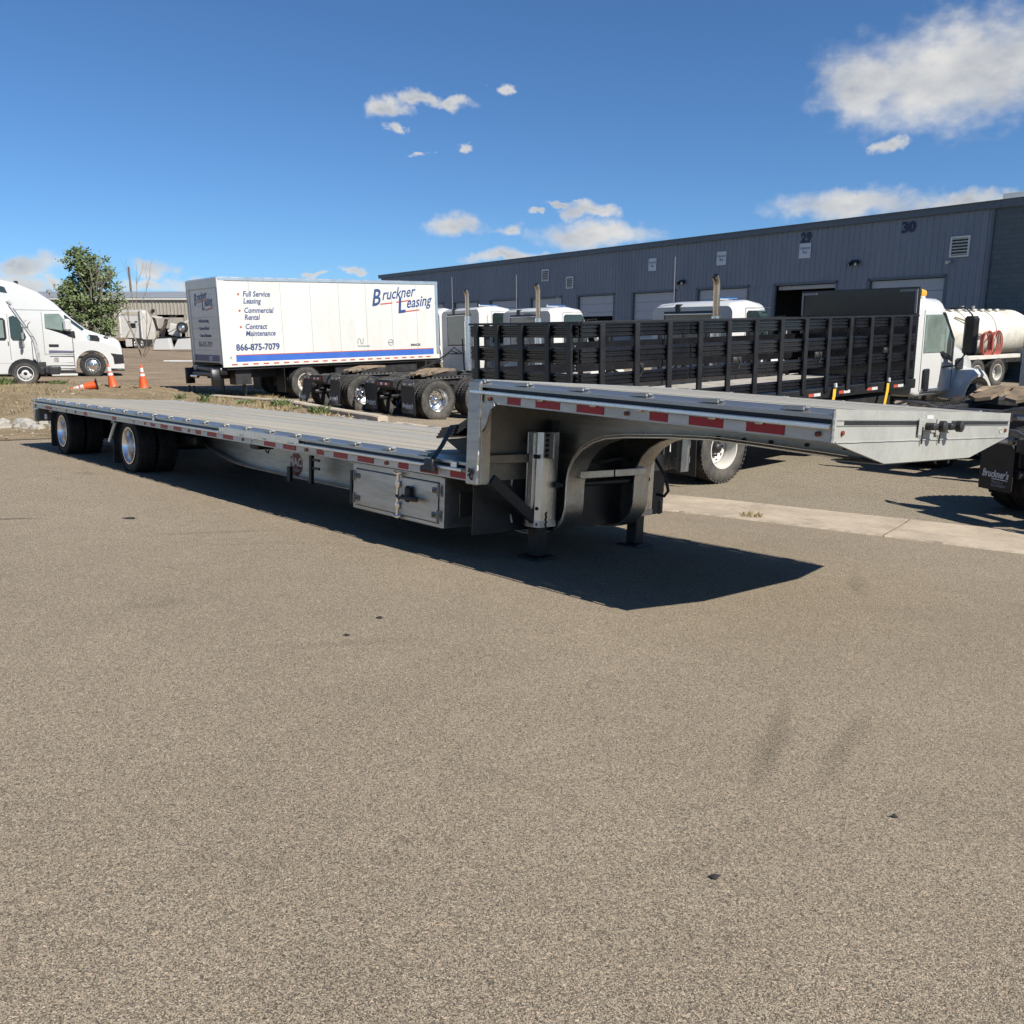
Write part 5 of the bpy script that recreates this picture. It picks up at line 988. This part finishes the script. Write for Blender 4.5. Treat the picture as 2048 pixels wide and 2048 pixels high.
# ================================================================== traffic cones
CB = MB().bx(-.19, .19, -.19, .19, 0, .035, .012).mesh('cone_base', BLK); CK = MB().lathe([(.145, .03), (.135, .05), (.115, .20), (.038, .70), (.030, .75), (.001, .755)], ax=2, n=22).mesh('cone_body', ORG)
def collar(z0, z1): f = lambda z: .115 + (.038 - .115) * (z - .2) / .5 + .003; return MB().lathe([(f(z0), z0), (f(z1), z1)], ax=2, n=22).mesh('reflective_collar', COLR)
C1, C2 = collar(.40, .48), collar(.53, .66)
for pos, rot, lab in (((-12.55, 27.2, gzf(-12.55, 27.2) + .04), (0, -.16, .2), 'orange cone standing slightly tilted beside the fallen cone'), ((-11.62, 27.25, gzf(-11.62, 27.25) + .05), (.03, -.05, .4), 'orange cone standing alone between the white tractor and box truck'), ((-12.62, 26.3, gzf(-12.62, 26.3) + .19), (R(8), R(-100), R(20)), 'orange cone lying on its side with the tip to the left')):
    c = thing('traffic_cone', lab, 'traffic cone', pos, rot, 'orange traffic cones on the bank')
    put('cone_base', CB, c); b_ = put('cone_body', CK, c); put('reflective_collar', C1, b_); put('reflective_collar', C2, b_)

# ================================================================== grey service building
WALL = mat('slate_metal_siding', (.172, .198, .238), .5, .1, .1, .5, .1, 20, .4, (.135, .152, .178), stretch=(1, 1, .25)); TRIM = mat('dark_slate_trim', (.09, .105, .125), .45, .15, .06, 1)
DOORM = mat('grey_door_panel', (.36, .39, .43), .5, .05, .04, 1, .1, 20); DARK = mat('dark_interior', (.03, .03, .032), .9)
gb = thing('service_building', 'long slate blue metal service building with numbered bay doors', 'building'); pose(gb, (19.262, 39.308, 4.564), -34.504, .896)
FL, EV, XR, XL = -4.5, 2.97, -1.86, 56.5
def ribbed(x0, x1, z0, z1, pitch=.305):
    pr = []; x = x0
    while x < x1 - .01:
        for dx, y in ((0, 0), (.19, 0), (.215, .034), (.28, .034)):
            if x + dx < x1: pr.append((x + dx, y))
        x += pitch
    pr += [(x1, 0), (x1, -.06), (x0, -.06)]
    return MB().prism(pr, 2, z0, z1)
S5, DWD = 5.559, 3.66
ribbed(XR, XL, .001, EV).build('upper_wall', WALL, gb)
e = [XR] + [v for k in range(9) for v in (k * S5, k * S5 + DWD)] + [XL]
for k in range(0, len(e), 2): ribbed(e[k], e[k + 1], FL, 0).build('wall_pier', WALL, gb)
MB().bx(XR - .3, XL + .3, -.05, .16, EV - .28, EV, .01).bx(XR - .3, XL + .3, .0, .19, EV - .02, EV + .03, .01).build('eave_fascia', TRIM, gb)
MB().add([(XR - 14, .21, EV + .035), (XL + .3, .21, EV + .035), (XL + .3, -22, EV + 1.1), (XR - 14, -22, EV + 1.1)], [(0, 1, 2, 3)]).build('roof', mat('white_roof_edge', (.7, .7, .68), .5), gb)
MB().bx(XL - .02, XL, -22, 0, FL, EV).bx(XR - 14, XL, -22.1, -22, FL, EV).build('rear_walls', WALL, gb)
for k in range(9):
    a = k * S5; b = a + DWD
    fr = MB().bx(a - .12, a, -.02, .05, FL, .10).bx(b, b + .12, -.02, .05, FL, .10).bx(a - .12, b + .12, -.02, .05, .0, .11).build('door_frame', TRIM, gb)
    if k == 1:
        MB().bx(a, b, -9, -8.9, FL, .3).bx(a - 1, a - .9, -9, -.1, FL, .3).bx(b + .9, b + 1, -9, -.1, FL, .3).bx(a - 1, b + 1, -9, -.1, .02, .12).bx(a - 1, b + 1, -9, -.1, FL - .1, FL).build('bay_interior', DARK, gb)
        MB().bx(a, b, -.4, -.2, -.22, -.02, .02).build('rolled_door', DOORM, gb); MB().bx(a + 1, a + 2.2, -4, -3.9, -.8, -.72).build('bay_lamp', WHTT, gb)
        continue
    zlow = -1.36 if k == 4 else FL
    z = -.02; 
    while z > zlow + .05:
        z2 = max(z - .535, zlow); MB().bx(a + .01, b - .01, -.14, -.10, z2 + .006, z - .006, .006).build('door_panel', DOORM, gb); z = z2
    if k == 4: MB().bx(a - 1, b + 1, -9, -8.9, FL, 0).bx(a - 1, b + 1, -9, -.15, FL - .1, FL).build('bay_interior', DARK, gb)
def wsign(x, z, w, h, tx):
    p = MB().bx(x - w / 2, x + w / 2, .035, .05, z - h / 2, z + h / 2, .004).build('bay_sign', mat('pale_sign', (.50, .55, .60), .5, 0, .04, 2), gb)
    text(tx, NAVY, p, .2, (x, .052, z + .07), (-1, 0, 0), (0, 0, 1), 'CENTER', .15, 0, .004)
for x in (18.68, 13.11, 7.52): wsign(x, 1.67, .70, .74, 'Uptime\nBay')
NUM = mat('dark_blue_number', (.014, .022, .055), .5)
text('29', NUM, gb, .66, (7.50, .04, 2.10), (-1, 0, 0), (0, 0, 1), 'CENTER', 0, .03, .006); text('30', NUM, gb, .66, (1.95, .04, 2.08), (-1, 0, 0), (0, 0, 1), 'CENTER', 0, .03, .006)
def vent(x, z, w, h):
    v = MB().bx(x - w / 2, x - w / 2 + .07, .03, .09, z - h / 2, z + h / 2).bx(x + w / 2 - .07, x + w / 2, .03, .09, z - h / 2, z + h / 2).bx(x - w / 2 + .07, x + w / 2 - .07, .03, .09, z + h / 2 - .07, z + h / 2).bx(x - w / 2 + .07, x + w / 2 - .07, .03, .09, z - h / 2, z - h / 2 + .07).build('louvre_vent', WHTT, gb)
    MB().bx(x - w / 2 + .06, x + w / 2 - .06, .02, .04, z - h / 2 + .06, z + h / 2 - .06).build('vent_back', BLK, v)
    for k in range(6): MB().obx((x, .07, z - h / 2 + .12 + k * (h - .2) / 5.2), (w - .14, .05, .035), (.5, 0, 0)).build('louvre_blade', WHTT, v)
vent(-.55, 1.25, .86, .88); vent(29.7, 1.6, .84, .82); vent(26.85, .97, .78, .8)
for x, z in ((16.05, .49), (4.55, .88)):
    l_ = MB().bx(x - .22, x + .22, .03, .14, z - .06, z + .14, .03).cyl((x + .14, .1, z), (x + .2, .3, z - .08), .09, n=12).cyl((x - .14, .1, z), (x - .2, .3, z - .08), .09, n=12).build('flood_light', BLK, gb)
    MB().cyl((x + .2, .3, z - .08), (x + .21, .31, z - .085), .075, n=12).cyl((x - .2, .3, z - .08), (x - .21, .31, z - .085), .075, n=12).build('lamp_lens', WHTT, l_)
MB().bx(-.2, .0, .03, .1, .58, .70, .02).cyl((-.1, .1, .64), (-.2, .35, .58), .06, n=10).build('security_camera', WHTT, gb)
# masonry end of the building
m = bpy.data.materials.new('grey_block_masonry'); m.use_nodes = True; t_ = m.node_tree; k_ = NT(t_); bs = t_.nodes['Principled BSDF']
br = k_.n('ShaderNodeTexBrick', ins={'Color1': (.075, .10, .115, 1), 'Color2': (.095, .12, .135, 1), 'Mortar': (.05, .065, .075, 1), 'Scale': 1.0, 'Mortar Size': .008, 'Brick Width': .4, 'Row Height': .2})
sp = k_.n('ShaderNodeSeparateXYZ', ins={0: k_.n('ShaderNodeTexCoord').outputs['Object']}); t_.links.new(k_.n('ShaderNodeCombineXYZ', ins={0: sp.outputs[0], 1: sp.outputs[2]}).outputs[0], br.inputs['Vector']); t_.links.new(br.outputs[0], bs.inputs['Base Color']); bs.inputs['Roughness'].default_value = .85
MB().bx(XR - 14, XR - .02, -22, .02, FL, EV + .02).build('masonry_wall', m, gb)
MB().bx(XR - 14, XR - .02, .02, .14, EV - .30, EV + .03, .01).bx(XR - .06, XR + .06, .03, .08, FL, EV - .1).build('corner_trim', TRIM, gb)
MB().bx(XR - 3.6, XR - .1, -1.9, -.3, EV + .04, EV + .34, .02).build('roof_unit', WHTV, gb)
MB().bx(XR - 5.5, XR - 4.7, .02, .05, FL, -.2, .02).build('rust_door', mat('brown_door', (.12, .06, .05), .6), gb)

# ================================================================== tan building in the distance
TAN = mat('tan_metal_siding', (.33, .30, .25), .55, .05, .06, .5, .1, 20, .2, (.25, .22, .18))
fb = thing('tan_warehouse', 'distant tan metal warehouse with dark bay openings behind the tree', 'building'); q = pxat(150, 697, 96); pose(fb, q, 90, 0)
def ribbed2(x0, x1, z0, z1):
    pr = []; x = x0
    while x < x1: pr += [(a, b) for a, b in ((x, 0), (x + .25, 0), (x + .28, -.06), (x + .37, -.06), (x + .4, 0)) if a < x1]; x += .4
    return MB().prism(pr + [(x1, 0), (x1, .1), (x0, .1)], 2, z0, z1)
ribbed2(-30, 40, 3.7, 5.45).build('upper_wall', TAN, fb)
for a, b in ((-30, 7.0), (8.75, 9.5), (12.5, 40)): ribbed2(a, b, -1, 3.7).build('wall_pier', TAN, fb)
MB().bx(6.9, 8.85, .1, 3, -1, 3.8).bx(4, 18, 5, 5.1, -1, 4.5).bx(4, 18, .11, 5, 3.75, 3.85).build('bay_interior', DARK, fb); MB().bx(9.5, 12.5, .1, .2, 2.2, 3.4).build('roll_door', TAN, fb)
MB().bx(-30.3, 40.3, -.25, 0, 5.3, 5.55).build('eave_trim', WHTD, fb)
MB().add([(-30.3, -.3, 5.56), (40.3, -.3, 5.56), (40.3, 14, 7.1), (-30.3, 14, 7.1)], [(0, 1, 2, 3)]).build('roof', mat('grey_metal_roof', (.34, .33, .31), .45, .4, .1, .4), fb)
MB().bx(8.9, 9.3, -.2, 0, 4.0, 4.3, .05).build('wall_lamp', BLK, fb)
q = pxat(100, 600, 92); lp = MB().cyl((q[0], q[1], 1), (q[0], q[1], q[2] + .9), .06).lathe([(.001, 0), (.28, .05), (.28, .3), (.001, .5)], (q[0], q[1], q[2] + .7), 2, 14).build('yard_lamp', GREYV); tag(lp, 'small round yard lamp poking above the white sleeper tractor roof', 'lamp')
q = pxat(263, 560, 110); o = MB().cyl((q[0], q[1], 1), (q[0] - .25, q[1], pxat(261, 534, 110)[2]), .16, .12).build('utility_pole', mat('brown_pole', (.14, .085, .055), .9, 0, .2, 3)); tag(o, 'brown wooden utility pole rising behind the bare tree', 'utility pole')

# back of a sleeper cab parked in the yard, and the wreckage beside it
q = pxat(252, 697, 85); fc = thing('distant_sleeper_tractor', 'distant white sleeper tractor seen from behind in front of the tan warehouse', 'truck'); pose(fc, (q[0], q[1], q[2]), 4)
cb = MB().loft([rrect(2.4, .9, 3.75, .3, 4, 1.5, 0, .05), rrect(2.45, .9, 3.85, .35, 4, 2.6, 0, .05), rrect(2.3, .9, 2.9, .3, 4, 4.0, 0, .05)]).build('cab', WHTD, fc)
MB().bx(1.47, 1.5, -.95, .95, 3.3, 3.62, .05).build('roof_recess', mat('tan_grey_panel', (.42, .38, .30), .6), cb); MB().bx(1.46, 1.5, -.42, .15, 2.05, 2.5, .04).bx(1.46, 1.5, .1, .35, 2.6, 2.7).bx(1.46, 1.5, -.6, -.35, 2.6, 2.7).build('rear_fitting', BLK, cb)
for s in (-1, 1): wheel(fc, -.3, s * 1.05, .5, s, 'dual'); wheel(fc, 1.0, s * 1.05, .5, s, 'dual'); MB().bx(-1.0, -.98, s * .55, s * 1.2, .2, .9).build('mud_flap', WHTD, fc); MB().cyl((1.3, s * 1.1, 1), (1.3, s * 1.1, 3.9), .09).build('exhaust_stack', WHTD, cb)
MB().bx(-.9, 1.6, -.45, .45, .75, 1.05).tube([(1.4, .2, 1.8), (.9, .3, 1.2), (.2, 0, 1.1)], .05, 6).build('chassis_frame', RUST, fc)
wk = thing('wrecked_truck', 'heap of white wrecked truck parts with a tyre on top, far left yard', 'wreck'); q = pxat(350, 692, 82); pose(wk, (q[0], q[1], q[2] - .05), 90)
MB().bx(-1.6, 2.6, -.5, .5, .6, .9).obx((-.9, 0, 1.7), (.16, .5, 1.8), (0, .3, 0)).obx((-1.7, 0, 2.1), (.14, .3, 1.3), (0, -.25, 0)).build('frame', FRM, wk)
MB().obx((.1, .2, 1.55), (1.0, .8, 1.1), (0, .2, 0), .05).obx((1.9, .2, 1.9), (.5, .6, 1.3), (0, -.15, 0), .05).obx((-1.5, 0, 2.75), (.9, .3, .18), (0, .1, 0)).obx((.7, -.2, 2.0), (2.6, .14, .2), (0, -.45, 0)).build('body_scrap', WHTD, wk)
wheel(wk, 1.1, -.75, 1.75, -1, 'steer', tyre=TY)
for i, (px, w_, lab) in enumerate(((325, 1.9, 'white curved truck fairing lying left of the wreck'), (369, 1.75, 'white crumpled truck fairing lying under the wrecked tyre'))):
    q = pxat(px, 699, 78); b = MB()
    b.loft([[(-w_ / 2 * c + (.3 if i == 0 else 0), y, 0), (-w_ / 2 * c * .4, y - .05, .95 * c), (w_ / 2 * c * .8, y, 1.02 * c), (w_ / 2 * c, y, .0)] for y, c in ((-.5, .96), (-.2, 1.0), (.3, 1.0), (.5, .94))])
    o = b.build('truck_fairing', WHTV, None, q); tag(o, lab, 'truck part', 'discarded white fairings')
for i, (px, py, w_, lab) in enumerate(((345, 711, 1.0, 'small white sheet flat on the dirt yard'), (373, 712, 2.0, 'long white sheet flat on the dirt beside the box truck tail'))):
    q = pxat(px, py, 55); o = MB().obx((0, 0, .03), (w_, .8, .10), (0, 0, .1), .03).build('white_sheet', WHTV, None, (q[0], q[1], gzf(q[0], q[1]) + .02)); tag(o, lab, 'sheet', 'white sheets on the dirt')

# ================================================================== trees
def branch(b, p, d, r, L, lev, rr, tips, spread=.6):
    n = 4; pts = [p]; rs = [r]
    for k in range(n):
        d = (d + Vector((rr.gauss(0, .12), rr.gauss(0, .12), rr.gauss(.03, .08)))).normalized(); pts.append(pts[-1] + d * L / n); rs.append(r * (1 - .5 * (k + 1) / n))
    b.tube(pts, rs, 6 if lev else 9, False)
    if lev >= 4: tips.append(pts[-1]); return
    for k in range(3 if lev < 3 else 2):
        i = rr.randint(2, n); nd = (d + Vector((rr.gauss(0, spread), rr.gauss(0, spread), rr.gauss(.15, spread * .5)))).normalized(); branch(b, pts[i], nd, rs[i] * .72, L * rr.uniform(.55, .8), lev + 1, rr, tips, spread)
    tips.append(pts[-1])
LEAF = mat('tree_leaf', (.115, .15, .058), .55, 0, .38, 1.6, spec=.35)
LEAF.node_tree.nodes['Principled BSDF'].inputs['Subsurface Weight'].default_value = 0
tr = thing('leafy_tree', 'dense green tree with bare brown twigs standing behind the white sleeper tractor', 'tree'); TC = Vector((-28.3, 59.1, gzf(-28.3, 59.1))); tr.location = TC
rr = random.Random(11); b = MB(); tips = []
for k, (dx, dy) in enumerate(((-.25, 0), (.2, .1), (.05, -.2))): branch(b, Vector((dx * .6, dy, -.1)), Vector((dx, dy, 1)).normalized(), .16, 2.4, 1, rr, tips, .55)
b.build('trunk', BARK, tr)
lv, lf = [], []
lobes = [(-.75, 0, 5.6, 1.35, 1.0, 1.45), (.15, .2, 6.1, 1.1, 1.0, 1.0), (.55, -.1, 4.6, 1.5, 1.2, 1.5), (-.9, .1, 3.6, 1.45, 1.1, 1.3), (.9, .1, 5.5, 1.05, .9, 1.1), (-1.5, 0, 4.2, .9, .8, .9), (0, 0, 2.6, 1.3, .9, 1.0), (1.4, 0, 3.9, .7, .7, 1.0), (-.2, -.3, 6.7, .6, .6, .55), (.9, 0, 2.0, .6, .6, .8)]
cl_ = []
for (cx, cy, cz, rx, ry, rz) in lobes:
    for k in range(int(26 * rx * rz)):
        u = np.array([rr.gauss(0, 1) for _ in range(3)]); u /= np.linalg.norm(u); rad = rr.uniform(.55, 1.08)
        cl_.append((cx + u[0] * rx * rad, cy + u[1] * ry * rad, cz + u[2] * rz * rad, rr.uniform(.16, .36)))
for (x, y, z, r) in cl_:
    if z < .9: continue
    if x > .4 and z > 4.2 and rr.random() < .55: continue
    if rr.random() < .12: continue
    for k in range(42):
        c = Vector((x + rr.gauss(0, r * .6), y + rr.gauss(0, r * .6), z + rr.gauss(0, r * .5))); a = Vector((rr.gauss(0, 1), rr.gauss(0, 1), rr.gauss(0, .7))).normalized() * rr.uniform(.06, .14); bb = a.orthogonal().normalized() * a.length * .55
        i = len(lv); lv += [c - a, c + bb, c + a, c - bb]; lf.append((i, i + 1, i + 2, i + 3))
MB().add(lv, lf).build('crown', LEAF, tr)
tw = MB(); t2 = []
for k in range(5): branch(tw, Vector((.5 + .15 * k, -.9, 3.6 + .3 * (k % 3))), Vector((.25 + .1 * (k - 2), -.2, 1)).normalized(), .05, 1.5, 2, rr, t2, .6)
tw.build('dead_twigs', DEADW, tr)
dt = thing('bare_tree', 'leafless grey tree with thin spreading branches beside the green tree', 'tree'); dt.location = (-27.2, 62.5, gzf(-27.2, 62.5))
b = MB(); t2 = []; rr = random.Random(5)
for d in ((.0, 0, 1), (.35, 0, 1), (.75, 0, .8), (-.3, .1, 1)): branch(b, Vector((.6, 0, -.1)) + Vector(d) * .2, Vector(d).normalized(), .042, 2.7, 2, rr, t2, .42)
b.build('trunk', DEADW, dt)
tc_ = MB()
for k in range(3): branch(tc_, Vector((.2 + .3 * k, 0, 3.4 + rr.uniform(0, 1.2))), Vector((rr.uniform(-.2, .6), 0, 1)).normalized(), .03, 2.2, 3, rr, t2, .35)
tc_.build('crown', DEADW, dt)
bpy.context.view_layer.update()
